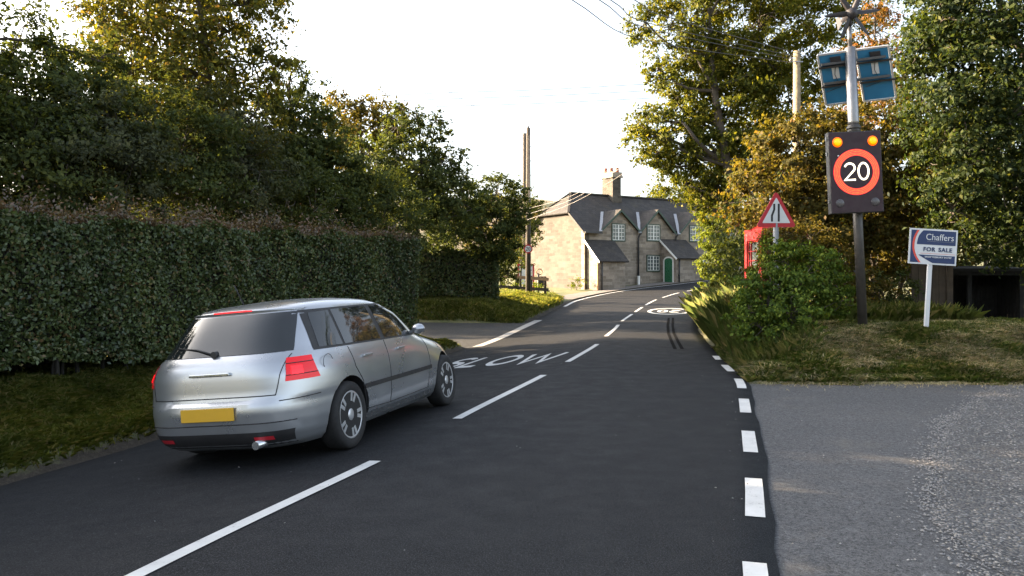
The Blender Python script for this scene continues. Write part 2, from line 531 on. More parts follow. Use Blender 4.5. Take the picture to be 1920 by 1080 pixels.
# ---- lettering
def arc(cx, cy, rx, ry, a0, a1, n=14):
    return [(cx+rx*math.cos(R(a0+(a1-a0)*k/n)), cy+ry*math.sin(R(a0+(a1-a0)*k/n))) for k in range(n+1)]
GLY = {  # stroke paths in a box 1 wide, 1 high
 'S': [arc(.5,.74,.40,.24,30,270)+arc(.5,.26,.40,.24,90,-150)],
 'L': [[(.1,1),(.1,.02),(.92,.02)]],
 'O': [arc(.5,.5,.42,.46,0,360,28)],
 'W': [[(.04,1),(.27,.02),(.5,.86),(.73,.02),(.96,1)]],
 '2': [arc(.5,.72,.38,.26,165,-35)+[(.12,.02),(.92,.02)]],
 '0': [arc(.5,.5,.38,.48,0,360,28)],
}
def stroke_mesh(mb, path, half, xf, thick=None, closed=False):
    """flat stroke of half-width along a 2-D path; xf maps 2-D to 3-D"""
    p = [np.array(q, float) for q in path]; L, Rr = [], []
    closed = np.linalg.norm(p[0]-p[-1]) < 1e-6
    for i, q in enumerate(p):
        a = p[i-1] if i else (p[-2] if closed else None); b = p[i+1] if i+1 < len(p) else (p[1] if closed else None)
        d1 = (q-a) if a is not None else (b-q); d2 = (b-q) if b is not None else (q-a)
        d1 = d1/np.linalg.norm(d1); d2 = d2/np.linalg.norm(d2)
        n1 = np.array([-d1[1], d1[0]]); n2 = np.array([-d2[1], d2[0]])
        m = n1+n2; m = m/max(1e-6, np.linalg.norm(m)); k = min(1.8, 1/max(.3, m@n1))
        L.append(q+m*half*k); Rr.append(q-m*half*k)
    mb.grid([[xf(*l), xf(*((l+r)/2)), xf(*r)] for l, r in zip(L, Rr)], False)

def slow():
    th = R(15.5); up = np.array([math.sin(th), math.cos(th)])
    def ray_at(px, py):
        return np.array(hit(px, py))
    pL = ray_at(856, 689.5); pW = ray_at(979.5, 679.8)
    ac = np.array([up[1], -up[0]])
    sc = ac
    mb = MB(); Hh = 1.95
    spec = [('S', -.52, .42), ('L', -.03, .40), ('O', .46, .56), ('W', 1.1, .8)]
    for ch, x0, w in spec:
        for path in GLY[ch]:
            q = [(x*w, y*.5) for x, y in path]
            def xf(x, y):
                p = pL + sc*(x0+x) + up*(y/.5*Hh)
                return (p[0], p[1], rz(*p)+.007)
            stroke_mesh(mb, q, .046, xf)
    mb.build('slow_lettering', M['paint'], road, fixn=False)
slow()
def roundel():
    c = np.array([6.76, 33.64]); d = np.array([.86, 3.3]) ; d = d/np.linalg.norm(d)
    ac = np.array([d[1], -d[0]]); mb = MB()
    def xf(x, y):
        p = c+ac*x+d*y*2.3
        return (p[0], p[1], rz(*p)+.008)
    stroke_mesh(mb, arc(0,0,.83,.83,0,360,48), .075, xf)
    for ch, x0 in (('2', -.46), ('0', .06)):
        for path in GLY[ch]:
            stroke_mesh(mb, [(-(x0+x*.42), -(y*.66-.33)) for x, y in path], .065, xf)   # read by drivers coming the other way
    mb.build('speed_roundel', M['paint'], road, fixn=False)
roundel()
mb = MB()
for off in (0, .16):
    pts = [np.array(hit(x+0, y)) for x, y in ((1254,596),(1252,610),(1253,625),(1259,640),(1266,655))]
    ribbon(mb, [p+np.array([off, 0]) for p in pts], .08, .005)
mb.build('tyre_mark', M['rubber_mark'], road, fixn=False)

# ---- sheets beside the road
def sheet(name, mat, A, B, nu, nv, lift, fn=None, jit=0.0):
    """ruled sheet between polylines A and B (2-D), laid at the road's level"""
    A = np.array(A, float); B = np.array(B, float)
    def res(P, n):
        s = np.concatenate([[0], np.cumsum(np.linalg.norm(np.diff(P, axis=0), axis=1))]); t = np.linspace(0, s[-1], n)
        return np.stack([np.interp(t, s, P[:,0]), np.interp(t, s, P[:,1])], -1)
    A, B = res(A, nu), res(B, nu); rows = []
    for i in range(nu):
        row = []
        for k in range(nv):
            p = A[i]+(B[i]-A[i])*k/(nv-1)
            if jit and k == nv-1: p = p+np.array([jit*math.sin(i*1.9)+jit*math.sin(i*.7), jit*math.cos(i*2.7)])
            z = (fn or (lambda x, y: rz(x, y)))(p[0], p[1])+lift
            row.append((p[0], p[1], z))
        rows.append(row)
    return tag(MB().grid(rows).build(name, mat, fixn=False), kind='structure')
Rr = [(p[0]-.15, p[1]+.03) for p in RIG if -12 < p[1] < 12.9]
sheet('driveway', M['old_asphalt'], Rr, [(2.6,-12),(2.55,3.0),(2.9,4.2),(3.0,4.9),(3.05,5.4),(3.7,6.4),(5.1,8.6),(6.2,10.0),(7.6,11.5),(9.5,12.6)], 60, 30, -.014)
gl = dense(np.array([(2.2,-12),(2.3,3.4),(2.58,4.2),(2.74,4.85),(2.92,5.35),(3.5,6.48),(4.85,8.75),(5.95,10.02),(7.15,11.45),(9,12.9)], float), .12)
sheet('gravel_area', M['gravel'], [(p[0]+.05*math.sin(p[1]*3.3)+.035*math.sin(p[1]*9.1+1)+.02*math.sin(p[1]*23), p[1]) for p in gl], [(30,-12),(30,0),(30,4),(30,6),(30,8),(30,10),(30,12),(30,12.6),(30,12.9),(30,13)], 240, 60, -.0095,
      fn=lambda x, y: .014*abs(float(vnoise(x, y, 4.1)))*min(1, max(0, (x-3)/2)), jit=0)
lm = [tuple(p) for p in LEF if 20.6 < p[1] < 30.6]
sheet('side_road', M['side_asphalt'], [(p[0]-.02, p[1]) for p in lm], [(-14, 23.0), (-14, 31.5)], 40, 30, -.012)
fp = [tuple(p) for p in LEF if p[1] > 41.5]
def offl(P, d):
    P = np.array(P); out = []
    for i, p in enumerate(P):
        t = P[min(i+1, len(P)-1)]-P[max(i-1, 0)]; t = t/np.linalg.norm(t)
        out.append(p+np.array([-t[1], t[0]])*d)
    return [tuple(p) for p in out]
sheet('pavement', M['footpath'], offl(fp, .12), offl(fp, 1.9), 60, 6, .07)
# ================================================================== FOLIAGE
ML = {}
ML['hedge'] = leafmat('hedge_leaf', [(0,(.034,.054,.019)),(.5,(.07,.102,.034)),(.85,(.105,.14,.047)),(.95,(.15,.1,.05)),(1,(.19,.19,.07))], .25, gloss=.03)
ML['hedge_top'] = leafmat('hedge_shoot', [(0,(.08,.07,.035)),(.5,(.17,.1,.065)),(.8,(.12,.11,.045)),(1,(.22,.12,.085))], .35)
ML['dark'] = leafmat('dark_leaf', [(0,(.037,.054,.021)),(.6,(.07,.094,.029)),(1,(.115,.13,.038))], .42, gloss=.008, rough=.6)
ML['deep'] = leafmat('deep_green_leaf', [(0,(.016,.03,.012)),(.6,(.035,.056,.015)),(.9,(.068,.088,.022)),(1,(.12,.13,.035))], .5, gloss=.008, rough=.6)
ML['grey'] = leafmat('grey_green_leaf', [(0,(.045,.056,.034)),(.6,(.078,.09,.048)),(1,(.11,.12,.058))], .4, gloss=.008, rough=.6)
ML['ash'] = leafmat('ash_leaf', [(0,(.055,.065,.016)),(.5,(.1,.11,.022)),(.85,(.15,.145,.028)),(1,(.19,.12,.04))], .52, gloss=.008, rough=.6)
ML['bright'] = leafmat('bright_leaf', [(0,(.05,.07,.01)),(.5,(.105,.122,.016)),(.85,(.16,.165,.022)),(1,(.22,.195,.045))], .52, gloss=.008, rough=.6)
ML['hazel'] = leafmat('hazel_leaf', [(0,(.055,.054,.013)),(.5,(.105,.094,.02)),(.85,(.145,.12,.028)),(1,(.165,.1,.034))], .5, gloss=.008, rough=.6)
ML['russet'] = leafmat('russet_leaf', [(0,(.11,.08,.025)),(.5,(.2,.115,.04)),(.8,(.24,.1,.05)),(1,(.14,.14,.04))], .5, gloss=.008, rough=.6)
ML['bush'] = leafmat('bush_leaf', [(0,(.042,.08,.014)),(.6,(.098,.155,.024)),(.92,(.165,.225,.035)),(1,(.23,.28,.05))], .35, gloss=.008, rough=.6)
ML['ivy'] = leafmat('ivy_leaf', [(0,(.07,.11,.012)),(.6,(.135,.18,.018)),(1,(.2,.225,.03))], .5, gloss=.008, rough=.6)
ML['grass'] = leafmat('grass_blade', [(0,(.07,.12,.025)),(.45,(.14,.2,.045)),(.75,(.22,.25,.08)),(.93,(.38,.34,.17)),(1,(.45,.39,.2))], .4, gloss=.015)
ML['lush'] = leafmat('lush_grass_blade', [(0,(.1,.14,.035)),(.55,(.2,.245,.06)),(.85,(.31,.31,.11)),(1,(.42,.37,.19))], .4, gloss=.015)
ML['hay'] = leafmat('cut_hay', [(0,(.28,.235,.13)),(.4,(.5,.42,.26)),(.8,(.64,.57,.38)),(1,(.3,.3,.13))], .3, gloss=.02)
ML['dry'] = leafmat('dry_tall_grass', [(0,(.08,.13,.03)),(.45,(.15,.2,.055)),(.85,(.26,.27,.1)),(1,(.4,.35,.18))], .45, gloss=.015)
def bark(name, c):
    t = NT(name); v = t.coord()
    w = t.noise(7, 6, .7, v, .6)
    t.base(t.ramp(w, [(.3, tuple(x*.55 for x in c)), (.7, tuple(x*1.3 for x in c))])); t.set(Roughness=.9)
    t.bump(w, .8, .03); return t.m
M['bark'] = bark('bark', (.07, .058, .045)); M['twig'] = bark('twig_mass', (.018, .016, .012)); M['pale_bark'] = bark('pale_bark', (.16, .14, .11))

def unit(n):
    v = rng.normal(size=(n, 3)); return v/np.linalg.norm(v, axis=1, keepdims=True)
def leaf_quads(P, size, upb=.5, out=None, jit=.35, aspect=.55):
    """one folded rhombus per point"""
    n = len(P)
    nm = unit(n); nm[:, 2] += upb
    if out is not None: nm += out
    nm /= np.linalg.norm(nm, axis=1, keepdims=True)+1e-9
    d = unit(n); d -= nm*np.sum(d*nm, 1, keepdims=True); d[:, 2] -= .25
    d /= np.linalg.norm(d, axis=1, keepdims=True)+1e-9
    s = np.cross(nm, d)
    L = size*(1+jit*rng.uniform(-1, 1, n))[:, None]
    W = L*aspect
    mid = P+d*L*.02
    V = np.stack([P-d*L*.5, mid+s*W*.5+nm*L*.1, P+d*L*.5-nm*L*.08, mid-s*W*.5+nm*L*.1], 1)
    return V.reshape(-1, 3)
def clump_points(blobs, size, lai=2.6, csize=.32, shell=.55):
    """blobs: (centre xyz, radius xyz). returns leaf points and clump centres"""
    pts, cent, dirs = [], [], []
    for c, r in blobs:
        c = np.array(c, float); r = np.array(r, float)
        area = math.pi*(r[0]*r[2]+r[1]*r[2]+r[0]*r[1])/3
        n = int(.8*lai*area/(.28*size*size*.64))
        vol = r[0]*r[1]*r[2]; rc = csize*(vol**(1/3))**.5
        nc = max(8, int(4.0*(vol/rc**3)**.72))
        u = unit(nc); rad = rng.uniform(shell**2.2, 1.08, nc)**(1/2.2)
        C = c+u*rad[:, None]*r
        per = rng.gamma(2.2, 1/2.2, nc); per = np.maximum(3, per/per.sum()*n).astype(int)
        cr = rc*rng.uniform(.55, 1.25, nc)
        for k in range(nc):
            m = per[k]
            q = unit(m)*(rng.uniform(0, 1, m)**.55)[:, None]*cr[k]
            q[:, 2] *= .62
            # spray outwards like twigs
            q += u[k]*np.abs(rng.normal(0, .55, m))[:, None]*cr[k]
            pts.append(C[k]+q); dirs.append(np.tile(u[k]*rng.uniform(.5, 1.1), (m, 1)))
        cent.append(C)
    return np.concatenate(pts), np.concatenate(cent), np.concatenate(dirs)
def limb(mb, a, b, r0, r1, bend=.12, n=6, seg=6):
    a = np.array(a, float); b = np.array(b, float); L = np.linalg.norm(b-a)
    k = rng.normal(size=3)*L*bend; k2 = rng.normal(size=3)*L*bend*.4
    pts, rad = [], []
    for i in range(seg+1):
        t = i/seg
        pts.append(a+(b-a)*t+k*math.sin(math.pi*t)+k2*math.sin(2*math.pi*t)+np.array([0,0,.08*L*math.sin(math.pi*t)]))
        rad.append(r0+(r1-r0)*t**.8)
    mb.tube(pts, rad, n, cap=False)
    return pts
def tree(name, label, cat, base_xy, blobs, size, leaf, barkm, r0=.16, group=None, lai=2.6, csize=.32, shell=.55, twigs=26, upb=.5, stems=1, zoff=0, aspect=.55):
    bx, by = base_xy; bz = gz(bx, by)-.1+zoff
    root = empty(name, (bx, by, bz), label=label, cat=cat, group=group)
    P, C, D = clump_points(blobs, size, lai, csize, shell)
    low = P[:, 2] > zground(P[:, 0], P[:, 1])+.06
    P = P[low]; D = D[low]
    cm = np.mean([b[0] for b in blobs], axis=0)
    out = P-cm; out /= np.linalg.norm(out, axis=1, keepdims=True)+1e-6
    V = leaf_quads(P, size*.8, upb, out*.3+D*.9, aspect=aspect, jit=.5)
    o3 = np.array([bx, by, bz])
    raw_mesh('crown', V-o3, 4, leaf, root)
    mb = MB(); top = max(b[0][2]+b[1][2]*.3 for b in blobs)
    for s in range(stems):
        q0 = np.array([rng.normal(0, .25)*(stems > 1), rng.normal(0, .2)*(stems > 1), 0])
        tgt = np.array([cm[0], cm[1], top])-o3
        if stems > 1:
            b = blobs[s % len(blobs)]; tgt = np.array(b[0])-o3
        tr = limb(mb, q0, tgt, r0*(1.0 if stems == 1 else .7), r0*.15, .04, 8, 9)
        for b in blobs[(0 if stems == 1 else s)::stems]:
            e = np.array(b[0])-o3
            hh = max(.3, e[2]-np.linalg.norm((e-tgt)[:2])*.4)
            i = int(np.clip(hh/max(.1, tgt[2])*9, 1, 8))
            limb(mb, tr[i], e, r0*.42*(1-.06*i), r0*.1, .12, 6, 6)
    idx = rng.choice(len(C), min(len(C), twigs*len(blobs)//2), replace=False)
    BC = np.array([b[0] for b in blobs])
    for i in idx:
        j = int(np.argmin(np.linalg.norm(BC-C[i], axis=1)))
        limb(mb, BC[j]-o3, C[i]-o3, r0*.1, .008, .15, 4, 4)
    mb.build('trunk', barkm, root, fixn=False)
    return root
def pb(*L, dy=.9):
    """blobs from (photo x, photo y, distance, radius m[, x-stretch])"""
    out = []
    for q in L:
        x, y, Y, r = q[:4]; sx = q[4] if len(q) > 4 else 1
        out.append((tuple(at(x, y, Y)), (r*sx, r*dy, r*.92)))
    return out

# ---------------------------------------------------------------- clipped hedges
def hedge(name, label, a, b, thick, top, leaf, size, dens, top_leaf=None, cat='hedge', gap=0.1, bottom=.05, wob=.15):
    """front face from a to b (2-D), growing away from the road; 'top' is an absolute height function"""
    a = np.array(a, float); b = np.array(b, float); d = b-a; L = np.linalg.norm(d); d /= L
    nb = np.array([-d[1], d[0]])                       # away from the road
    root = empty(name, (a[0], a[1], gz(*a)), label=label, cat=cat)
    o3 = np.array(root.location)
    def pt(s, t): return a+d*s+nb*t
    n1 = int(dens*L*2.2)
    pts = []; outs = []
    # front
    s = rng.uniform(0, L, n1); h = rng.beta(1.15, 1.05, n1)
    dep = np.where(rng.uniform(0, 1, n1) < .05, -rng.exponential(.05, n1), rng.exponential(.06, n1))+wob*(np.sin(s*1.9+h*3.1)+np.sin(s*4.3-h*6)+.6*np.sin(s*9.7+h*11))*.4
    XY = a+np.outer(s, d)+np.outer(dep, nb); g = zground(XY[:,0], XY[:,1]); tp = top(s)+.05*np.sin(s*3.7)+.03*np.sin(s*9.1)
    low = .12+.14*(np.sin(s*1.7)+1)*.5
    z = g+bottom+low*(h < .1)*1.0+(tp-g-bottom)*h
    pts.append(np.stack([XY[:,0], XY[:,1], z], 1)); outs.append(np.tile([-nb[0], -nb[1], .15], (n1, 1)))
    # top
    n2 = int(dens*L*thick*1.2)
    s = rng.uniform(0, L, n2); t = rng.uniform(0, thick, n2); XY = a+np.outer(s, d)+np.outer(t, nb)
    z = top(s)+.05*np.sin(s*3.7)+.03*np.sin(s*9.1)-rng.exponential(.05, n2)+.05*np.sin(s*6+t*5)
    pts.append(np.stack([XY[:,0], XY[:,1], z], 1)); outs.append(np.tile([0, 0, 1.0], (n2, 1)))
    # ends
    n3 = int(dens*thick*2.2)
    for e, sg in ((0, -1), (L, 1)):
        s = e-sg*rng.exponential(.07, n3)+.06*np.sin(rng.uniform(0, 6, n3)); t = rng.uniform(0, thick, n3); h = rng.uniform(0, 1, n3)
        XY = a+np.outer(s, d)+np.outer(t, nb); g = zground(XY[:,0], XY[:,1])
        pts.append(np.stack([XY[:,0], XY[:,1], g+.1+(top(s)-g-.1)*h], 1)); outs.append(np.tile([sg*d[0], sg*d[1], .2], (n3, 1)))
    P = np.concatenate(pts); O = np.concatenate(outs)
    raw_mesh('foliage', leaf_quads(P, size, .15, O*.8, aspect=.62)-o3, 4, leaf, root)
    if top_leaf:
        n4 = int(dens*L*.55)
        s = rng.uniform(0, L, n4); s = s+.1*np.sin(s*11); t = rng.beta(.8, 1.6, n4)*thick; XY = a+np.outer(s, d)+np.outer(t, nb)
        z = top(s)+.05*np.sin(s*3.7)+rng.exponential(.07, n4)*(1+.7*np.sin(s*4.3))
        raw_mesh('top_growth', leaf_quads(np.stack([XY[:,0], XY[:,1], z], 1), size*.95, .4, aspect=.5)-o3, 4, top_leaf, root)
    # woody inside
    mb = MB(); rows = []
    N = 24
    for i in range(N+1):
        s_ = .18+(L-.36)*i/N
        prof = [(.2, .25), (.2, .9), (.28, .97), (thick-.2, .97), (thick-.2, 0)]
        row = []
        for t_, h_ in prof:
            q = pt(s_, t_); g_ = gz(*q); row.append((q[0], q[1], g_+(float(top(np.array([s_]))[0])-.12-g_)*h_))
        rows.append(row)
    mb.grid(rows, False)
    nst = int(L*2.2)
    for i in range(nst):
        s_ = rng.uniform(.1, L-.1); q = pt(s_, rng.uniform(.1, .4)); g_ = gz(*q)
        mb.tube([(q[0], q[1], g_-.1), (q[0]+rng.normal(0, .08), q[1]+rng.normal(0, .05), g_+.7)], [.035, .015], 5, cap=False)
    for e in (0, N):
        mb.add(rows[e], [tuple(range(5))])
    o = mb.build('branches', M['twig'], root, world=True, fixn=False)
    return root

hedge('clipped_hedge', 'long clipped dark green hedge with reddish shoots on its flat top, behind the silver car', (-9.2, 3.2), (-2.27, 19.0), 1.5,
      lambda s: 2.28+.24*s/17.3, ML['hedge'], .062, 2300, ML['hedge_top'])
hedge('field_hedge', 'darker clipped hedge beyond the side entrance, with light showing under its leaves', (-15, 29.3), (-.55, 32.1), 1.3,
      lambda s: 2.85+.12*np.sin(s*1.3), ML['hedge'], .1, 800)

# ---------------------------------------------------------------- trees on the left
tree('ash_tree', 'tall thin-crowned tree with olive leaves and sky showing through, rising above the clipped hedge', 'tree', (-7.6, 18.6),
     pb((300,40,18,1.7),(430,60,18.3,1.3),(240,140,17.6,1.4),(375,165,18,1.7),(330,265,18,1.6),(450,235,18.4,1.15),(475,120,18.5,.9),(330,-70,18,1.9),(200,60,17.6,.9),(460,10,18.4,1.0),(420,-60,18.3,1.1),(240,-20,17.8,1.1),(290,190,18,1.4),(400,250,18,1.3),(250,290,17.8,1.3),(340,120,18,1.4)),
     .13, ML['ash'], M['bark'], .2, lai=1.9, csize=.32)
tree('dense_tree', 'dark bushy tree at the left edge of the view, behind the hedge', 'tree', (-9.2, 14.6),
     pb((20,110,14.5,1.1),(100,150,14.6,.85),(10,215,14.4,1.4),(125,245,14.6,1.2),(-90,150,14.3,1.4),(70,330,14.5,1.4),(185,115,14.8,.5),(190,210,15,.9),(-140,300,14,1.6),(-240,200,13.6,1.6),(-330,260,13.2,1.7),(-250,330,13,1.6),(-420,180,12.8,1.6),(-160,60,14,1.2)),  # blobs left of the view widen the crown to shade the foreground
     .12, ML['dark'], M['bark'], .16, lai=3.4, csize=.28)
tree('dense_tree', 'unseen dark tree left of the view, added to shade the foreground', 'tree', (-10.2, 9.6),  # added out of view to keep sun off the road and driveway
     pb((-505,230,9.5,1.6),(-560,110,10,1.7),(-480,170,11.5,1.6),(-720,260,8,1.7),(-650,120,8.8,1.7),(-800,200,7,1.7),(-430,330,11.5,1.4),(-600,200,8.4,1.5),(-700,150,7.6,1.5),(-230,200,11.8,1.0)),
     .13, ML['dark'], M['bark'], .16, lai=4.2, csize=.3)
tree('dense_tree', 'dark rounded tree right of the tall thin-crowned one, its crown stepping down toward the road', 'tree', (-5.9, 20.6),
     pb((550,195,20,.9),(515,265,20,1.35),(600,260,20.2,.75),(480,345,20,1.5),(585,340,20.2,1.2),(640,375,20.4,.85),(400,320,19.7,1.3),(560,400,20.4,1.1),(545,150,20,.45),(560,270,20.2,1.0),(460,290,20,1.2),(620,330,20.4,.9),(520,330,20.2,1.3)),
     .13, ML['dark'], M['bark'], .17, lai=3.6, csize=.28)
tree('sunlit_tree', 'yellow-lit tree standing between two dark ones behind the hedge', 'tree', (-5.9, 30.6),
     pb((665,255,30,1.5),(635,215,30,.9),(700,285,30,1.6),(720,225,30.2,1.0),(660,330,30,1.5),(690,200,30,.5)),
     .17, ML['hazel'], M['bark'], .16, lai=3.2, csize=.28)
tree('young_tree', 'mid green tree with thin upright leading shoots, between the yellow-lit tree and the utility poles', 'tree', (-3.5, 26.6),
     pb((760,300,26.3,1.35),(800,255,26.4,.75),(745,240,26.2,.6),(845,300,26.5,.5),(720,370,26.3,1.4),(815,365,26.4,1.3),(770,340,26.3,1.4),(760,400,26.4,1.4),(850,380,26.6,1.1),(700,300,26.2,.8),(785,215,26.3,.35,.6),(820,225,26.3,.3,.6),(750,205,26.3,.3,.6)),
     .15, ML['dark'], M['bark'], .13, lai=3.4, csize=.27)
tree('field_tree', 'dark spreading thorn-like tree overhanging the field hedge beside the utility poles', 'tree', (-1.3, 33.2),
     pb((880,375,31.8,1.05),(930,365,32,.85),(955,395,32.3,.95),(900,435,31.8,1.3),(940,455,32.2,.8),(850,420,31.6,1.2),(930,420,32,1.2),(880,470,34.2,1.2),(922,490,34.4,.9),(950,510,34.6,.5),(965,360,32.2,.6),(962,430,32.4,.5),(800,400,31.3,1.3),(945,470,34,.5)),
     .15, ML['dark'], M['bark'], .14, lai=4.2, csize=.26)
tree('young_tree', 'slender leafy sapling just behind the utility pole that carries the round sign', 'tree', (.45, 40.7),
     pb((985,400,40.5,.95),(1003,430,40.5,.5),(985,450,40.5,.7),(1000,385,40.5,.5),(975,490,40.4,.6)), .15, ML['dark'], M['bark'], .07, lai=3.4, csize=.26)
shr = [((60,345,13.3,1.2),(-10,320,13.2,1.3),(130,370,13.3,.9),(40,270,13.6,1.0)), ((185,320,14,1.2),(230,350,14,1.1),(150,270,14.2,1.1),(215,270,14.4,.9)), ((300,335,15.3,1.3),(350,370,15.3,1.1),(290,250,15.8,1.2),(340,290,15.6,1.1)),
       ((420,350,16.5,1.3),(380,380,16.3,1.0),(460,320,16.6,1.1),(410,270,17,1.2)), ((540,385,18.2,1.1),(500,385,18,1.1),(590,395,18.5,1.0)), ((650,400,21,1.4),(690,420,21.3,1.2),(720,400,21.5,1.2),(610,400,20.7,1.1),(760,430,22,1.0))]
slabel = ['tangled dark shrub at the far left just above the hedge top', 'grey-green shrub above the hedge, second from the left edge', 'dark shrub under the tall thin-crowned tree',
          'shrub with grey-green leaves filling the gap below the rounded dark tree', 'low dark shrub with bare twisting branches above the hedge', 'dark shrub at the hedge end by the side entrance']
for k, (L, lb) in enumerate(zip(shr, slabel)):
    bl = pb(*L); x = np.mean([b[0][0] for b in bl]); y = np.mean([b[0][1] for b in bl])
    tree('shrub', lb, 'shrub', (x, y+.2), bl, .1, (ML['grey'] if k in (1, 3) else ML['dark']), M['pale_bark'] if k == 4 else M['bark'], .07 if k != 4 else .1, lai=3.0, csize=.27, stems=3, group='shrubs behind the clipped hedge')

tree('dense_tree', 'dark tree deep behind the hedge left of the rounded tree, added to shade the road', 'tree', (-10.0, 21.7),  # put in to block sun coming through the side entrance
     [((-10,22.2,3.6),(2.4,1.9,2.4)),((-10.3,22.4,6.2),(2.0,1.8,1.9)),((-9.0,23.0,4.6),(1.4,1.5,1.6)),((-12,22.3,4.5),(1.8,1.7,2))],
     .17, ML['dark'], M['bark'], .2, lai=3.2, csize=.28)
tree('dense_tree', 'dark tree farthest back at the left, added to shade the road', 'tree', (-13.2, 31.8),  # second tree put in to keep the road in shade
     [((-13.2,31.6,4),(2.4,1.8,3)),((-13,31.4,6.5),(2.0,1.7,2)),((-15.4,31,5),(2,1.6,2.4)),((-10.8,31.8,3.8),(1.8,1.5,2))],
     .19, ML['dark'], M['bark'], .2, lai=3.0, csize=.28)
# ---------------------------------------------------------------- trees on the right
tree('roadside_tree', 'big sunlit tree leaning over the road in front of the stone house', 'tree', (9.3, 30.0),
     pb((1255,55,29,1.35),(1320,40,29,1.9),(1420,60,29,2.3),(1520,80,29.3,2.1),(1245,250,29,1.1),(1205,265,29,.7),(1310,165,29,1.35),(1385,200,29,1.9),(1330,285,29,1.4),(1275,310,29,.85),(1425,290,29,1.7),(1480,190,29.2,1.6),(1390,360,29.3,1.3),(1270,-60,29,1.8),(1400,-80,29.5,2.8),(1540,-60,29.5,2.8),(1235,130,28.8,.6),(1340,340,29,1.0),(1215,225,29,.6),(1290,110,29,1.3),(1350,120,29,1.6),(1450,130,29,1.9),(1290,235,29,1.3),(1360,270,29,1.6),(1440,220,29,1.8),(1340,380,29.5,.8),(1230,290,29,.65),(1250,320,29,.5),(1285,345,29,.75),(1315,365,29,.7),(1200,235,29,.5),(1270,190,29,.9),(1210,40,29,.7)),
     .16, ML['bright'], M['bark'], .26, lai=3.0, csize=.3, twigs=24)
tree('ivy_column', 'narrow ivy-clad stump lit yellow-green along its road side, at the bend', 'ivy', (8.55, 32.8),
     pb((1338,395,32.5,.62),(1338,440,32.5,.66),(1340,490,32.5,.68),(1345,535,32.3,.72),(1340,355,32.5,.55),(1368,430,32.6,.9),(1372,500,32.6,1.0),(1332,565,31.8,.5)),
     .14, ML['ivy'], M['bark'], .22, lai=6.5, csize=.22, shell=.75)
tree('hazel_bush', 'wide brownish-olive hazel thicket rising behind the flashing speed sign', 'bush', (10.0, 20.5),
     pb((1470,340,19,1.1),(1555,270,19.2,1.0),(1650,250,19.4,1.1),(1725,335,19.5,1.2),(1600,380,19,1.3),(1700,430,19.2,1.15),(1480,425,18.8,.9),(1755,260,19.7,.8),(1535,455,18.6,.9),(1625,480,18.8,1.0),(1440,300,19.6,.7),(1560,350,18.9,1.0),(1660,330,19,1.2),(1420,380,18.8,.8),(1500,280,19.4,1.0),(1600,300,19.2,1.2),(1760,420,19.4,1.0),(1560,410,18.8,1.1)),
     .115, ML['hazel'], M['bark'], .1, lai=3.6, csize=.27, stems=4, aspect=.7)
tree('dense_tree', 'large dark leafy tree filling the upper right corner, above the black shed', 'tree', (13.2, 17.4),
     pb((1800,100,16,1.25),(1880,60,16,1.4),(1790,235,16,1.0),(1885,230,16,1.3),(1850,350,16.2,1.2),(1770,20,16,.9),(1905,430,16.4,1.0),(1790,400,16.3,.8),(1970,150,16,1.6),(1970,350,16,1.5),(1850,-70,16,1.6),(1745,170,16.2,.7),(1840,160,16,1.3),(1830,290,16.1,1.2),(1740,90,16.2,.6),(1900,330,16,1.2),(1810,20,16,1.2)),
     .12, ML['deep'], M['bark'], .22, lai=2.5, csize=.29)
tree('russet_tree', 'narrow russet-leaved tree top showing behind the wind turbine', 'tree', (11.7, 25.5),
     pb((1640,60,25,.7),(1650,130,25,.95),(1620,175,25,.9),(1600,110,25,.55),(1690,160,25,.8),(1650,230,25,1.1),(1640,20,25,.35)),
     .13, ML['russet'], M['bark'], .12, lai=2.6, csize=.28)
bks = [((1750,420,23.5,1.9),(1700,470,23,1.4),(1660,400,23.5,1.6)), ((1850,470,22.5,1.7),(1900,400,23,1.9),(1960,470,22,1.8)), ((1520,400,24,1.8),(1450,470,23.5,1.4),(1580,470,23,1.5)), ((1420,430,27,1.5),(1400,500,26.5,1.3),(1440,350,27,1.3)), ((1850,280,24,1.8),(1930,250,24,1.8),(1770,310,24.5,1.6))]
blabel = ['dark shrub thicket behind the for-sale board', 'dark shrub thicket behind the shed at the right edge', 'shaded thicket low behind the speed sign', 'shaded shrub beside the ivy-clad stump', 'dark tree mass far behind the shed, under the large right tree']
for L, lb in zip(bks, blabel):
    bl = pb(*L); x = np.mean([b[0][0] for b in bl]); y = np.mean([b[0][1] for b in bl])
    tree('shrub', lb, 'shrub', (x, y+.3), bl, .15, ML['dark'], M['bark'], .1, lai=3.0, csize=.28, stems=3, group='thickets on the right bank')
tree('leafy_bush', 'fresh green rounded bush on the bank in front of the triangular sign', 'bush', (5.05, 14.9),
     pb((1440,565,14.5,.52),(1500,525,14.7,.58),(1480,595,14.3,.55),(1550,540,14.7,.42),(1436,522,14.7,.36),(1425,615,14.2,.42),(1575,565,14.8,.3),(1530,490,14.9,.3),(1465,490,14.9,.36),(1400,590,14.3,.3),(1452,474,15.2,.26),(1415,540,14.6,.35),(1545,495,14.9,.3),(1460,640,14,.35)),
     .08, ML['bush'], M['bark'], .05, lai=4.6, stems=4, csize=.22, aspect=.6)
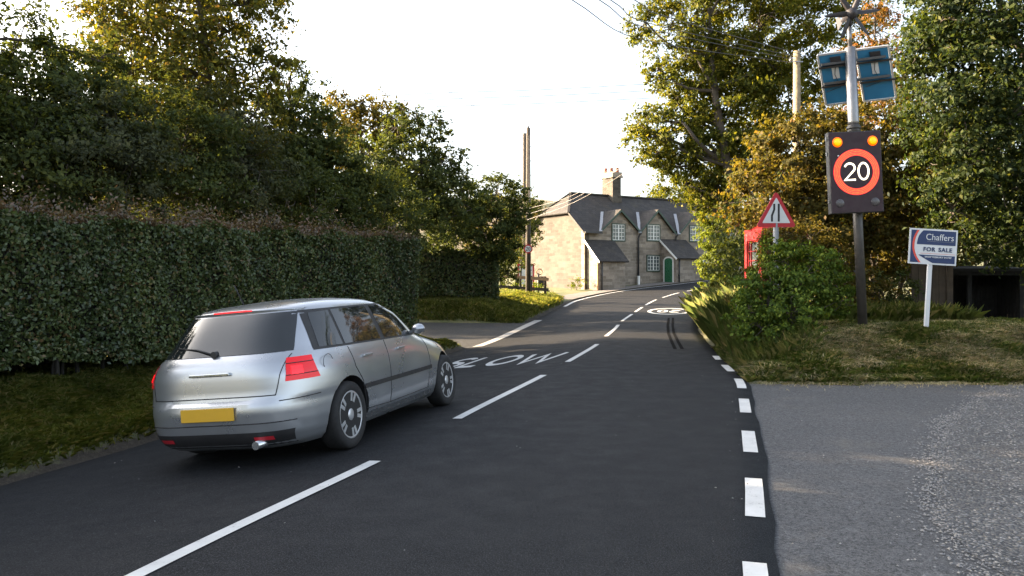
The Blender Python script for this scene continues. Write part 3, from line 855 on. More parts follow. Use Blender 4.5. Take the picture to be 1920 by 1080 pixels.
tree('leafy_bush', 'small green bush between the leafy bush and the speed sign pole, beside the phone box', 'bush', (6.75, 17.2),
     pb((1560,500,17,.6),(1600,540,17,.6),(1520,450,17.2,.5),(1640,560,17,.5),(1448,470,16.8,.36),(1480,450,16.9,.4),(1440,520,16.6,.4),(1500,500,16.7,.5),(1455,440,17,.22),(1448,446,16.9,.2),(1475,440,16.6,.28),(1500,460,16.6,.35)),
     .085, ML['hazel'], M['bark'], .05, lai=4.2, stems=4, csize=.24)
tree('leafy_bush', 'low dark weedy bush at the foot of the board fence, behind the for-sale post', 'bush', (8.7, 17.3),
     pb((1680,590,17,.45),(1715,600,16.9,.35),(1650,560,17.1,.5),(1690,540,17.3,.35)), .1, ML['dark'], M['bark'], .04, lai=3.0, stems=4, csize=.24)
tree('distant_tree', 'yellow-green sunlit tree top rising over the ridge of the house', 'tree', (16.4, 82),
     pb((1230,395,80,2.6),(1262,380,80,2.4),(1295,385,80,2.6),(1320,385,80,2.6),(1262,420,80,4)), .35, ML['bright'], M['bark'], .3, lai=2.4, zoff=0)
tree('distant_tree', 'far tree glimpsed left of the house, behind the utility poles', 'tree', (-2, 70),
     pb((1010,440,70,2.6),(985,450,70,3),(940,430,70,3.2),(1010,410,70,1.2)), .35, ML['hazel'], M['bark'], .3, lai=2.4)
for x_, y_, l_ in ((7.0, 52.3, 'low garden plant at the foot of the sunlit gable wall'),(4.2, 50.6, 'taller weedy plant at the left end of the sunlit gable wall')):
    tree('garden_plant', l_, 'plant', (x_-2.6, y_-1.3), [((x_-2.6, y_-1.3, gz(x_, y_)+.35), (.5,.3,.4)), ((x_-2.9, y_-1.2, gz(x_, y_)+.2), (.4,.3,.25))], .12, ML['ivy'], M['bark'], .02, stems=3, lai=1.6)
tree('garden_plant', 'rounded dark shrub against the house wall right of the green door', 'plant', (13.6, 56.4), [((13.6, 56.4, gz(13.6, 56.4)+.5), (.6,.5,.65))], .12, ML['dark'], M['bark'], .03, stems=3)
tree('lit_bush', 'yellow-lit weeds growing along the wooden rail fence', 'bush', (-.3, 41), [((-.4, 40.8, gz(-.4,40.8)+.5),(1.0,.5,.6)),((.9, 42, gz(.9,42)+.3),(.9,.5,.45)),((-1.6,40,gz(-1.6,40)+.6),(.8,.5,.7))], .12, ML['ivy'], M['bark'], .02, stems=4, lai=1.8)

# ---------------------------------------------------------------- grass (nobody could count the blades)
def blades(P, h, w, lean=.5, jit=.45, flat=0.0):
    n = len(P)
    d = rng.normal(size=(n, 3)); d[:, 2] = 0; d /= np.linalg.norm(d, axis=1, keepdims=True)
    s = np.stack([-d[:, 1], d[:, 0], np.zeros(n)], 1)
    hh = (h*(1+jit*rng.uniform(-1, 1, n)))[:, None] if np.isscalar(h) else (h*(1+jit*rng.uniform(-1, 1, n)))[:, None]
    ln = (rng.uniform(.1, 1, n)*lean)[:, None]
    up = np.array([0, 0, 1.0])
    m = P+up*hh*.55*(1-flat)+d*hh*ln*.3+up*.02*flat
    t = P+up*hh*(1-.35*ln)*(1-flat)+d*hh*(ln+flat)
    W = w*(1+.3*rng.uniform(-1, 1, n))[:, None]
    V = np.stack([P-s*W*.5, P+s*W*.5, m+s*W*.35, t, m-s*W*.35], 1)
    return V.reshape(-1, 3)
def scatter(n, x0, x1, y0, y1, keep):
    X = rng.uniform(x0, x1, n); Y = rng.uniform(y0, y1, n); k = keep(X, Y)
    X, Y = X[k], Y[k]; return np.stack([X, Y, zground(X, Y)-.015], 1)
def patch(X, Y, s, lo): return (vnoise(X, Y, s)+.6*vnoise(X+3, Y-2, s*2.3)+rng.normal(0, .35, X.shape)) > lo
def kl(X, Y):
    dL, _ = zone(X, Y); o = openL(X, Y)
    return (dL > .1+.25*rng.uniform(0, 1, X.shape)) & (dL < 5.2) & (o < .8) & (X < 2.6) & (rng.uniform(0, 1, X.shape) < sm(.0, .45, dL)*.85+.15)
P = np.concatenate([scatter(330000, -8, -2, 4, 14, kl), scatter(90000, -5, 0, 14, 22, kl)]); V = blades(P, .085, .006, 1.5)
tag(raw_mesh('verge_grass', V, 5, ML['lush']), 'short green grass on the left verge below the hedge', 'grass', kind='stuff')
P = np.concatenate([scatter(140000, -8, 3, 28.6, 38, kl), scatter(20000, -8, 3, 38, 48, kl)]); V = blades(P, .2, .02, .9)
tag(raw_mesh('verge_grass', V, 5, ML['lush']), 'rough grass strip around the utility pole by the side entrance', 'grass', kind='stuff')
def kr(X, Y):
    _, dR = zone(X, Y); e = np.minimum(dR, Y-11.86-.1*np.sin(X*2.3)-.06*np.sin(X*5.9)-.05*np.sin(X*17))
    return (e > 0) & (Y < 24)
P = scatter(200000, 3.5, 13, 11.7, 17, lambda X, Y: kr(X, Y) & patch(X, Y, 1.3, -.9))
tag(raw_mesh('bank_grass', blades(P, .13, .012, 1.2), 5, ML['grass']), 'short rough grass on the right bank under the signs', 'grass', kind='stuff')
P = scatter(190000, 3.6, 13, 11.75, 15.5, lambda X, Y: kr(X, Y) & patch(X, Y, 1.7, .25)); P[:, 2] += .04+.06*rng.uniform(0, 1, len(P))
tag(raw_mesh('cut_grass', blades(P, .22, .007, 1.0, flat=.85), 5, ML['hay']), 'straw-coloured cut grass lying in swathes along the bank edge', 'grass', kind='stuff')
def kt(X, Y):
    _, dR = zone(X, Y); return (dR > .08) & (dR < .9+.5*rng.uniform(0,1,X.shape)) & (Y > 12.6) & ((Y < 14) | True)
P = scatter(170000, 3.6, 11, 12.8, 33, kt)
hgt = .25+.65*sm(13, 17, P[:, 1])*rng.uniform(.4, 1, len(P))
tag(raw_mesh('tall_grass', blades(P, hgt, .0055, .7), 5, ML['dry']), 'tall seeding grass and weeds along the right edge of the road', 'grass', kind='stuff')
P = scatter(14000, 6.6, 9.2, 15.5, 20, lambda X, Y: kr(X, Y))
tag(raw_mesh('bank_weeds', blades(P, .4, .014, .9), 5, ML['lush']), 'shaded weeds under the thicket behind the signs', 'grass', kind='stuff')
P = scatter(9000, 12.2, 20, 17, 26, lambda X, Y: kr(X, Y) | (Y > 20))
tag(raw_mesh('field_grass', blades(P, .25, .02, .9), 5, ML['lush']), 'bright field grass seen through the gap right of the shed', 'grass', kind='stuff')
XX = rng.uniform(3.7, 10.5, 1800); YY = 11.92-rng.exponential(.16, 1800); k = (-sdist(RIG, XX, YY) > .05)
P = np.stack([XX[k], YY[k], np.full(k.sum(), -.004)], 1)
tag(raw_mesh('stray_straw', blades(P, .16, .006, 1.0, flat=.93), 5, ML['hay']), 'loose straws strewn over the driveway edge below the bank', 'grass', kind='stuff')
# loose stones on the gravel and along the road edges
def stones(n, pts, s0, s1, mat, name, label):
    ico = np.array([(1,0,0),(-1,0,0),(0,1,0),(0,-1,0),(0,0,1),(0,0,-.5)], float)
    fc = [(0,2,4),(2,1,4),(1,3,4),(3,0,4)]
    out = []
    for p in pts:
        sc = rng.uniform(s0, s1)*np.array([rng.uniform(.7,1.3), rng.uniform(.7,1.3), rng.uniform(.4,.8)])
        a = rng.uniform(0, 6.28); c, s = math.cos(a), math.sin(a)
        v = ico*sc+rng.normal(0, .12, (6,3))*sc; v = v@np.array([[c,s,0],[-s,c,0],[0,0,1]])+p
        for f in fc: out += [v[f[0]], v[f[1]], v[f[2]]]
    return tag(raw_mesh(name, np.array(out), 3, mat), label, 'gravel', kind='stuff')
def stone_mat():
    t = NT('loose_stone'); g = t.node('ShaderNodeNewGeometry')
    t.base(t.ramp(t.noise(35, 2, .5, t.coord()), [(.3,(.09,.09,.095)),(.5,(.17,.17,.175)),(.62,(.24,.22,.19)),(.75,(.4,.4,.4))])); t.set(Roughness=.85); return t.m
M['stone_bit'] = stone_mat()
X = rng.uniform(2.6, 14, 22000); Y = 2.5+(rng.uniform(0, 1, 22000)**1.6)*9.3
bx = np.interp(Y, [3.4,4.2,4.85,5.35,6.48,8.75,10.02,11.45], [2.35,2.66,2.8,2.9,3.6,5.0,6.05,7.25])
k = (X > bx+rng.normal(0, .1, len(X))) & (X < .75*Y+1.5)
pts = np.stack([X[k], Y[k], np.full(k.sum(), .008)], 1)[:9000]
stones(0, pts, .006, .014, M['stone_bit'], 'loose_gravel', 'loose grey stones covering the gravel beside the driveway')

X = rng.uniform(-4, 3.4, 2600); Y = rng.uniform(3.6, 22, 2600); dL, dR = zone(X, Y)
k = (dL < -.1) & (dR < -.05) & (rng.uniform(0, 1, len(X)) < np.where((dL > -.5) | (dR > -.35), .5, .045))
stones(0, np.stack([X[k], Y[k], zroad(X[k], Y[k])+.004], 1), .004, .011, M['stone_bit'], 'road_grit', 'scattered grit and chippings lying on the dark road')
X = rng.uniform(1.6, 6.2, 1500); Y = rng.uniform(3.4, 11.8, 1500); _, dR = zone(X, Y)
bx = np.interp(Y, [3.4,4.2,4.85,5.35,6.48,8.75,10.02,11.45], [2.35,2.66,2.8,2.9,3.6,5.0,6.05,7.25])
k = (dR > .02) & (X < bx) & (rng.uniform(0, 1, len(X)) < np.clip(.12+.9*np.exp(-(bx-X)/.12)+.5*np.exp(-dR/.08), 0, 1))
stones(0, np.stack([X[k], Y[k], np.full(k.sum(), -.006)], 1), .005, .012, M['stone_bit'], 'driveway_grit', 'loose chippings spilled over the grey driveway')

Y = rng.uniform(3.6, 11.6, 2600); bx = np.interp(Y, [3.4,4.2,4.85,5.35,6.48,8.75,10.02,11.45], [2.35,2.6,2.76,2.94,3.52,4.9,5.98,7.2])
X = bx-rng.exponential(.07, 2600)+rng.normal(0, .06, 2600)
stones(0, np.stack([X, Y, np.full(2600, -.006)], 1), .005, .013, M['stone_bit'], 'edge_gravel', 'loose stones trailing off the gravel edge on to the driveway')
# ================================================================== STONE HOUSE
def stone_mat(name, tone=1.0):
    t = NT(name); uv = t.coord('UV')
    dn = t.node('ShaderNodeTexNoise'); dn.inputs['Scale'].default_value = 2.2; dn.inputs['Detail'].default_value = 4; t.link(uv, dn.inputs['Vector'])
    mx = t.node('ShaderNodeMix'); mx.data_type = 'RGBA'; mx.blend_type = 'LINEAR_LIGHT'; mx.inputs[0].default_value = .045
    t.link(uv, mx.inputs[6]); t.link(dn.outputs['Color'], mx.inputs[7])
    br = t.node('ShaderNodeTexBrick'); t.link(mx.outputs[2], br.inputs['Vector'])
    br.inputs['Scale'].default_value = 1.0; br.inputs['Brick Width'].default_value = .46; br.inputs['Row Height'].default_value = .2
    br.inputs['Mortar Size'].default_value = .014; br.inputs['Mortar Smooth'].default_value = .4; br.inputs['Bias'].default_value = -.1
    br.offset_frequency = 2; br.squash = 1.35; br.squash_frequency = 3
    k = tone
    br.inputs['Color1'].default_value = (.225*k,.195*k,.16*k,1); br.inputs['Color2'].default_value = (.43*k,.38*k,.325*k,1); br.inputs['Mortar'].default_value = (.36*k,.32*k,.27*k,1)
    st = t.ramp(t.noise(.9, 6, .65, uv), [(.3, (.6,.58,.55)), (.55, (.95,.92,.88)), (.75, (1.15,1.1,1.0))])
    c = t.mix(1.0, br.outputs['Color'], st, 'MULTIPLY')
    c = t.mix(t.ramp(t.noise(11, 4, .6, uv), [(.45, 0.0), (.75, .5)]), c, (.2*k,.16*k,.12*k))
    t.base(c); t.set(Roughness=.92)
    t.bump(t.mix(.5, br.outputs['Fac'], t.noise(18, 5, .65, uv)), .6, -.03)
    return t.m
def slate_mat(name, c0, c1):
    t = NT(name); uv = t.coord('UV')
    br = t.node('ShaderNodeTexBrick'); t.link(uv, br.inputs['Vector']); br.inputs['Scale'].default_value = 1
    br.inputs['Brick Width'].default_value = .3; br.inputs['Row Height'].default_value = .2; br.inputs['Mortar Size'].default_value = .008
    br.inputs['Color1'].default_value = (*c0, 1); br.inputs['Color2'].default_value = (*c1, 1); br.inputs['Mortar'].default_value = tuple(x*.45 for x in c0)+(1,)
    n = t.noise(1.3, 6, .65, uv)
    c = t.mix(t.ramp(n, [(.5, 0.0), (.75, .6)]), br.outputs['Color'], (.07, .058, .035))
    t.base(c); t.set(Roughness=.75)
    t.bump(br.outputs['Fac'], .6, -.02); return t.m
M['stone'] = stone_mat('rubble_stone', .85); M['stone_sun_dimmed'] = stone_mat('stone_dimmed_for_sun', .31)  # second one is the same stone, darkened to offset sun on the gable
M['slate'] = slate_mat('slate_roof', (.026,.022,.02), (.046,.04,.036))
M['slate_hip'] = M['slate']
M['lead'] = plain('lead_sheet', (.3,.31,.33), .45, var=.2)
M['green'] = plain('green_gloss_paint', (.02,.12,.055), .3, var=.2, coat=.3)
M['green_dark'] = plain('dark_green_paint', (.018,.045,.03), .5, var=.25)
M['white'] = plain('white_joinery', (.72,.72,.68), .45, var=.06)
M['iron'] = plain('black_iron', (.02,.02,.022), .5, var=.3)
M['clay'] = plain('clay_pot', (.3,.1,.06), .8, var=.25)
M['timber_lit'] = plain('lit_timber', (.34,.2,.1), .75, var=.25, scale=10)  # warm sunlight put into the timber colour
M['brickcap'] = plain('stone_cap', (.3,.24,.18), .85, var=.25)
def glass_mat(name, tint=(.02,.025,.03)):
    t = NT(name); t.set(Base_Color=(*tint, 1), Roughness=.04, Specular_IOR_Level=.8)
    t.bump(t.noise(1.7, 2, .5, t.coord()), .06, .05); return t.m
M['winglass'] = glass_mat('window_glass', (.09,.11,.11))  # base lightened to stand for sky reflected in the panes

HA = (4.8, 51.5); HZ = 0.70
house = empty('stone_house', (HA[0], HA[1], HZ), (0, 0, R(32)), label='old stone cottage row with slate roof, steep front gables and a tall chimney', cat='house')
LEN, DEP, EA, RI = 17.0, 6.6, 4.05, 6.75
SL = (RI-EA)/(DEP/2)
GAB = [(2.95,1.64,5.42),(6.3,1.56,5.56),(10.0,1.6,5.6),(13.4,1.6,5.6)]
def wall_front():
    mb = MB()
    pts = [(0,-1.2),(LEN,-1.2),(LEN,EA)]
    for c, hw, pz in reversed(GAB): pts += [(c+hw, EA), (c, pz), (c-hw, EA)]
    pts += [(0, EA)]
    mb.prism(pts, 0, .4, 'xz'); return mb
wall_front().build('wall', M['stone'], house, uv=True)
y1 = (5.2-EA)/SL
mb = MB(); mb.prism([(.4,-1.2),(DEP,-1.2),(DEP,EA),(DEP-y1,5.15),(y1,5.15),(.4,EA+.3)], -.003, .4, 'yz'); mb.build('gable_wall', M['stone_sun_dimmed'], house, uv=True)
mb = MB(); mb.prism([(.0,-1.2),(DEP,-1.2),(DEP,EA),(DEP/2,RI-.1),(0,EA)], LEN-.4, LEN+.003, 'yz'); mb.box((.4,DEP-.4,-1.2),(LEN-.4,DEP,EA)); mb.build('rear_wall', M['stone'], house, uv=True)
# roof
def zr_(y): return EA+SL*y
rf = MB(); tk = .09
e0 = -.3
rf.slab([(e0,-.28,zr_(-.28)+.06),(1.25,-.28,zr_(-.28)+.06),(1.25,.12,zr_(.12)+.06),(e0,.12,zr_(.12)+.06)], tk)
rf.slab([(e0,.12,zr_(.12)+.06),(LEN+.2,.12,zr_(.12)+.06),(LEN+.2,DEP/2,RI+.06),(1.25,DEP/2,RI+.06),(e0,y1,5.26)], tk)
yb = DEP
rf.slab([(LEN+.2,yb+.28,zr_(-.28)+.06),(e0,yb+.28,zr_(-.28)+.06),(e0,yb-y1,5.26),(1.25,DEP/2,RI+.06),(LEN+.2,DEP/2,RI+.06)], tk)
rf.slab([(e0,yb-y1,5.26),(e0,y1,5.26),(1.25,DEP/2,RI+.06)], tk)
roof = rf.build('roof', M['slate'], house, uv=True)
# ridge tiles
mb = MB(); mb.bar((1.2,DEP/2,RI+.1),(LEN+.2,DEP/2,RI+.1),.22,.1); mb.bar((e0,y1,5.29),(1.25,DEP/2,RI+.1),.16,.06); mb.bar((e0,yb-y1,5.29),(1.25,DEP/2,RI+.1),.16,.06)
mb.build('ridge_tiles', M['slate'], roof, uv=True)
for c, hw, pz in GAB:
    mb = MB(); o = .2; yp = (pz-EA)/SL+.1
    for sgn in (-1, 1):
        P = (c, -o, pz+.1); B = (c, yp, pz+.1); Q = (c+sgn*(hw+.14), -o, EA-.02); Qb = (c+sgn*(hw+.02), .3, EA+.2)
        q = [P, Q, Qb, B] if sgn > 0 else [B, Qb, Q, P]
        mb.slab([q[0], q[1], q[3]] if sgn > 0 else [q[3], q[0], q[2]], .08)
    mb.build('gable_roof', M['slate'], house, uv=True)
    mb = MB()
    for sgn in (-1, 1):
        mb.bar((c, -o-.015, pz+.0), (c+sgn*(hw+.14), -o-.015, EA-.1), .035, .12, up=(0, 0, 1))
    mb.build('bargeboard', M['green_dark'], house)
for c, hw, pz in GAB:
    yp = (pz-EA)/SL+.1; mb = MB(); a = Vector((c-hw-.2, -.28, zr_(-.28)+.14)); b = Vector((c-.08, yp, pz+.16))
    mb.bar(a, a+(b-a)*.92, .2, .04); mb.build('lead_valley', M['lead'], house)
# chimney
mb = MB(); cx, cy = 4.95, 3.3
mb.box((cx-.38,cy-.6,5.6),(cx+.38,cy+.6,8.1)); mb.box((cx-.43,cy-.65,6.2),(cx+.43,cy+.65,6.75))
ch = mb.build('chimney', M['stone_sun_dimmed'], house, uv=True)
mb = MB(); mb.box((cx-.5,cy-.72,8.1),(cx+.5,cy+.72,8.22)); mb.box((cx-.44,cy-.66,8.22),(cx+.44,cy+.66,8.5)); mb.build('chimney_cap', M['brickcap'], ch)
for k in range(3):
    mb = MB(); mb.lathe([(.13,8.5),(.12,8.62),(.1,8.8),(.12,8.84),(.09,8.86),(.08,8.7)], (cx-.25+.25*k, cy+.36-.36*k, 0), n=12); mb.build('chimney_pot', M['clay'], ch)
mb = MB(); mb.tube([(cx-.1,cy,8.5),(cx-.1,cy,9.25)],.012,5); mb.tube([(cx-.3,cy,9.2),(cx+.1,cy,9.22)],.01,5); mb.build('aerial', M['iron'], ch)
# windows
def window(x0, x1, z0, z1, nx=4, nz=4, y=-.01, name='window'):
    fr = MB()
    for a, b in (((x0-.07,z0-.09),(x1+.07,z0)),((x0-.07,z1),(x1+.07,z1+.07)),((x0-.07,z0),(x0,z1)),((x1,z0),(x1+.07,z1))):
        fr.box((a[0], y-.05, a[1]), (b[0], y+.02, b[1]))
    w = fr.build(name, M['green_dark'], house)
    g = MB(); g.add([(x0,y-.004,z0),(x1,y-.004,z0),(x1,y-.004,z1),(x0,y-.004,z1)], [(0,1,2,3)]); g.build('glass', M['winglass'], w)
    b = MB(); xm = (x0+x1)/2
    for i in range(nx+1):
        x = x0+(x1-x0)*i/nx; t = .028 if i in (0, nx) else (.04 if i*2 == nx else .016)
        b.box((max(x0+.001,x-t), y-.035, z0+.001), (min(x1-.001,x+t), y-.012, z1-.001))
    for k in range(nz+1):
        z = z0+(z1-z0)*k/nz; t = .035 if k in (0, nz) else .014
        b.box((x0+.002, y-.032, max(z0+.002,z-t)), (x1-.002, y-.014, min(z1-.002,z+t)))
    b.build('glazing_bars', M['white'], w)
window(2.32,3.36,3.42,4.48); window(5.45,6.55,3.5,4.55); window(9.5,10.55,3.55,4.6); window(13.0,14.0,3.55,4.6)
window(5.43,6.53,1.38,2.4); window(10.35,11.35,1.5,2.5); window(2.45,3.3,1.15,2.15)
# porches: lean-to with side wall towards the left
def porch(x0, x1, D, ztop, zlow, g, door, tag_=''):
    w = MB()
    w.prism([(-D,-1.0),(-.002,-1.0),(-.002,ztop-.12),(-D,zlow-.1)], x0, x0+.28, 'yz')
    w.prism([(-D,-1.0),(-.002,-1.0),(-.002,ztop-.12),(-D,zlow-.1)], x1-.28, x1, 'yz')
    w.box((x0+.28,-D,-1.0),(x1-.28,-D+.28,zlow-.1))
    p = w.build('porch', M['stone'], house, uv=True)
    r = MB(); k = (ztop-zlow)/D
    r.slab([(x0-.18,-D-.22,zlow-.22*k),(x1+.18,-D-.22,zlow-.22*k),(x1+.18,-.0,ztop),(x0-.18,-.0,ztop)], .09)
    r.build('porch_roof', M['slate'], p, uv=True)
    f = MB(); f.bar((x0-.2,-D-.24,zlow-.26*k-.05),(x0-.2,0,ztop-.07),.03,.12); f.build('barge', M['white'], p)
    if door is None: return p
    d = MB(); d0, d1, dz0, dz1 = door
    n = 8; arcp = [(d1,dz0),(d1,dz1-.2)]+[((d0+d1)/2+(d1-d0)/2*math.cos(math.pi*i/n), dz1-.2+.2*math.sin(math.pi*i/n)) for i in range(1,n)]+[(d0,dz1-.2),(d0,dz0)]
    d.prism(arcp, x0-.025, x0-.004, 'yz'); dd = d.build('door', M['green'], p)
    fr = MB()
    out = [(d1+.1,dz0)]+[((d0+d1)/2+((d1-d0)/2+.1)*math.cos(math.pi*i/n), dz1-.2+.3*math.sin(math.pi*i/n)) for i in range(0,n+1)]+[(d0-.1,dz0)]
    inn = [(d1,dz0)]+[((d0+d1)/2+(d1-d0)/2*math.cos(math.pi*i/n), dz1-.2+.2*math.sin(math.pi*i/n)) for i in range(0,n+1)]+[(d0,dz0)]
    for a in range(len(out)-1):
        fr.prism([out[a],out[a+1],inn[a+1],inn[a]], x0-.05, x0-.002, 'yz')
    fr.build('door_frame', M['white'], dd)
    h = MB(); h.lathe([(.0,-.03),(.03,-.02),(.03,0)], (x0-.02,d1-.1,(dz0+dz1)/2-.1), 'x', 10); h.build('handle', M['iron'], dd)
    pl = MB()
    for z in range(6): pl.bar((x0-.028, d0+.02+ (d1-d0-.04)*z/5, dz0+.05), (x0-.028, d0+.02+(d1-d0-.04)*z/5, dz1-.22), .012, .006, up=(1,0,0))
    pl.build('door_boards', M['green'], dd)
    return p
p1 = porch(.15, 2.3, 1.35, 3.4, 2.15, 0, None)
p2 = porch(6.75, 8.95, 1.5, 3.6, 2.4, .5, (-1.15,-.35,.5,2.25))
mb = MB(); mb.box((.0,-1.33,.02),(.14,-1.23,2.0)); mb.build('porch_post', M['timber_lit'], p1)
def pipe(pts, r=.05):
    mb = MB(); mb.tube(pts, r, 8); 
    for z in (1.0, 2.6):
        if z < pts[0][2]: mb.lathe([(r+.02,z),(r+.02,z+.08)], (pts[-1][0], pts[-1][1], 0), n=8)
    return mb.build('drainpipe', M['iron'], house)
pipe([(4.69,-.25,EA-.1),(4.62,-.12,3.8),(4.55,-.1,3.6),(4.55,-.1,.2)], .06)
pipe([(8.15,-.25,EA-.1),(8.1,-.12,3.85),(8.05,-.1,3.65),(8.05,-.1,3.2)], .06)
pipe([(.3,-1.45,1.95),(.3,-1.42,-.3)]); pipe([(6.95,-1.6,2.2),(6.95,-1.57,.3)])
mb = MB(); mb.bar((-.25,-.33,EA-.2),(1.2,-.33,EA-.2),.1,.09); mb.build('gutter', M['iron'], house)
mb = MB(); mb.box((-.05,-.05,-1.1),(.3,.0,EA-.25)); mb.build('quoins', M['stone_sun_dimmed'], house, uv=True)
mb = MB(); mb.box((4.35,-.32,.35),(4.5,-.15,1.0),.02); mb.build('meter_box', M['white'], house)
# ================================================================== STREET FURNITURE
M['galv'] = plain('galvanised_steel', (.24,.24,.245), .36, metal=.85, var=.12, scale=14)
M['pole_dark'] = plain('dark_painted_pole', (.035,.032,.03), .45, var=.3, scale=9)
M['pole_grey'] = plain('grey_post', (.2,.21,.22), .5, var=.12)
M['face_red_spill'] = plain('sign_face_with_red_spill', (.02,.005,.011), .6, var=.2)  # black face tinted red to stand for LED light spilling on it
M['matt_black'] = plain('matt_black_panel', (.022,.02,.024), .55, var=.2)
M['casing'] = plain('sign_casing', (.03,.03,.034), .5, var=.2)
M['alu'] = plain('aluminium_edge', (.6,.6,.6), .35, metal=.6, var=.1)
M['pv'] = plain('blue_panel_back', (.02,.16,.32), .5, var=.15, scale=3)
M['whitesign'] = plain('white_sign_face', (.58,.6,.62), .5, var=.04)
M['redsign'] = plain('red_sign_border', (.42,.018,.03), .45, var=.12)
M['blacksign'] = plain('black_symbol', (.015,.015,.018), .5, var=.1)
M['navy'] = plain('navy_print', (.007,.026,.1), .5, var=.1)
M['orange'] = plain('red_orange_print', (.62,.06,.035), .5, var=.08)
M['timber'] = plain('weathered_timber', (.05,.037,.025), .85, var=.4, scale=5, bump=.5)
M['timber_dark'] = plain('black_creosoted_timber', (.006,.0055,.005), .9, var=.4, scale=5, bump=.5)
M['pole_wood'] = bark('utility_pole_wood', (.085,.07,.055)); M['pole_wood_pale'] = bark('pale_utility_pole_wood', (.26,.21,.13))
M['phone_red'] = plain('phone_box_red', (.28,.012,.016), .35, var=.2, coat=.3)
M['led_red'] = emit('led_ring_light', (1.0, .17, .014), .5)
M['led_back'] = emit('led_bloom_band', (.9, .0, .03), .07)  # emissive red band imitating the glow between and around the LEDs
M['led_white'] = emit('led_digit_light', (1.0, .86, .62), .4)
M['amber_core'] = emit('amber_lamp_core', (1.0, .32, .0), .22)
M['amber'] = emit('amber_lamp_light', (1.0, .13, .0), .2)
M['lens_dark'] = plain('unlit_lamp_lens', (.06,.055,.06), .25)
def text_mesh(name, body, size, mat, parent, loc, rot=(R(90),0,0), xs=1.0, bold=0.0, align='CENTER', depth=.002, ls=1.0):
    cu = bpy.data.curves.new(name, 'FONT'); cu.body = body; cu.size = size; cu.align_x = align; cu.align_y = 'CENTER'
    cu.extrude = depth; cu.offset = bold; cu.space_character = ls; cu.resolution_u = 4
    tmp = bpy.data.objects.new(name+'_curve', cu); col.objects.link(tmp)
    dg = bpy.context.evaluated_depsgraph_get(); me = bpy.data.meshes.new_from_object(tmp.evaluated_get(dg))
    bpy.data.objects.remove(tmp); bpy.data.curves.remove(cu)
    me.name = name; me.materials.clear(); me.materials.append(mat)
    o = link(name, me, parent); o.location = loc; o.rotation_euler = rot; o.scale = (xs, 1, 1)
    return o

# ---- vehicle activated speed sign with solar panels and wind turbine
SY = 14.2
sx = (1618-960)/F*SY; sz = gz(sx, SY)
base_want = H-(622-YH)/F*SY
sign = empty('speed_sign', (sx, SY, sz-.02), (0, R(-2.6), 0), label='flashing 20 speed sign lit red and amber under solar panels and a wind turbine', cat='speed sign')
ch_ = 1/math.cos(R(2.6))
zz = lambda py: (H-(py-YH)/F*SY-sz+.02)*ch_
mb = MB(); mb.tube([(0,0,-.3),(0,0,zz(235))], .082, 16); pole = mb.build('pole', M['pole_dark'], sign)
mb = MB(); mb.tube([(0,0,zz(235)),(0,0,zz(228)),(0,0,zz(90)),(0,0,zz(88))], [.095,.095,.095,.06], 16); mb.build('upper_pole', M['galv'], sign)
mb = MB(); mb.tube([(0,0,zz(88)),(0,0,zz(48))], .04, 12); mb.build('turbine_mast', M['galv'], sign)
mb = MB(); mb.lathe([(.1,zz(252)),(.11,zz(246)),(.11,zz(236)),(.097,zz(234))], n=16); mb.lathe([(.11,zz(243)),(.125,zz(242)),(.125,zz(238)),(.11,zz(237))], n=16); mb.build('collar', M['pole_dark'], sign)
bz, bh, bw = zz(325.5), 1.46, .94
fy = -.25
mb = MB(); mb.box((-bw/2, fy+.012, bz-bh/2), (bw/2, fy+.16, bz+bh/2), .012); boxo = mb.build('sign_box', M['casing'], sign); boxo.location.x = -.1
mb = MB(); mb.box((-bw/2+.015, fy, bz-bh/2+.015), (bw/2-.015, fy+.0125, bz+bh/2-.015)); mb.build('face', M['face_red_spill'], boxo)
for z in (bz+.35, bz-.45): MB().box((-.06, fy+.16, z), (.06, -.06, z+.1)).build('bracket', M['galv'], boxo)
for z in (bz+.62, bz+.35, bz-.5): MB().box((-bw/2-.022, fy+.06, z-.03), (-bw/2+.001, fy+.1, z+.03)).build('hinge', M['galv'], boxo)
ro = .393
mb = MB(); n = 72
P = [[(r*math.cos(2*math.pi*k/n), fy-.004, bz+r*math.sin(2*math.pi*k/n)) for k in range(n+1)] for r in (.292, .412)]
mb.grid(P, False); mb.build('ring_glow', M['led_back'], boxo, fixn=False)
mb = MB()
def dot(mb, x, z, r, y=fy-.006, n=6):
    mb.add([(x+r*math.cos(6.2832*k/n), y, z+r*math.sin(6.2832*k/n)) for k in range(n)], [tuple(range(n))])
for r, m in ((.309,84),(.337,92),(.365,100),(.393,108)):
    for k in range(m):
        a = 2*math.pi*k/m; dot(mb, r*math.cos(a), bz+r*math.sin(a), .0068)
mb.build('led_ring', M['led_red'], boxo, fixn=False)
mb = MB()
for chr_, x0 in (('2', -.235), ('0', .008)):
    for path in GLY[chr_]:
        stroke_mesh(mb, [(x0+x*.235, (y-.5)*.305) for x, y in path], .0165, lambda x, y: (x, fy-.007, bz+y+.01))
mb.build('digits', M['led_white'], boxo, fixn=False)
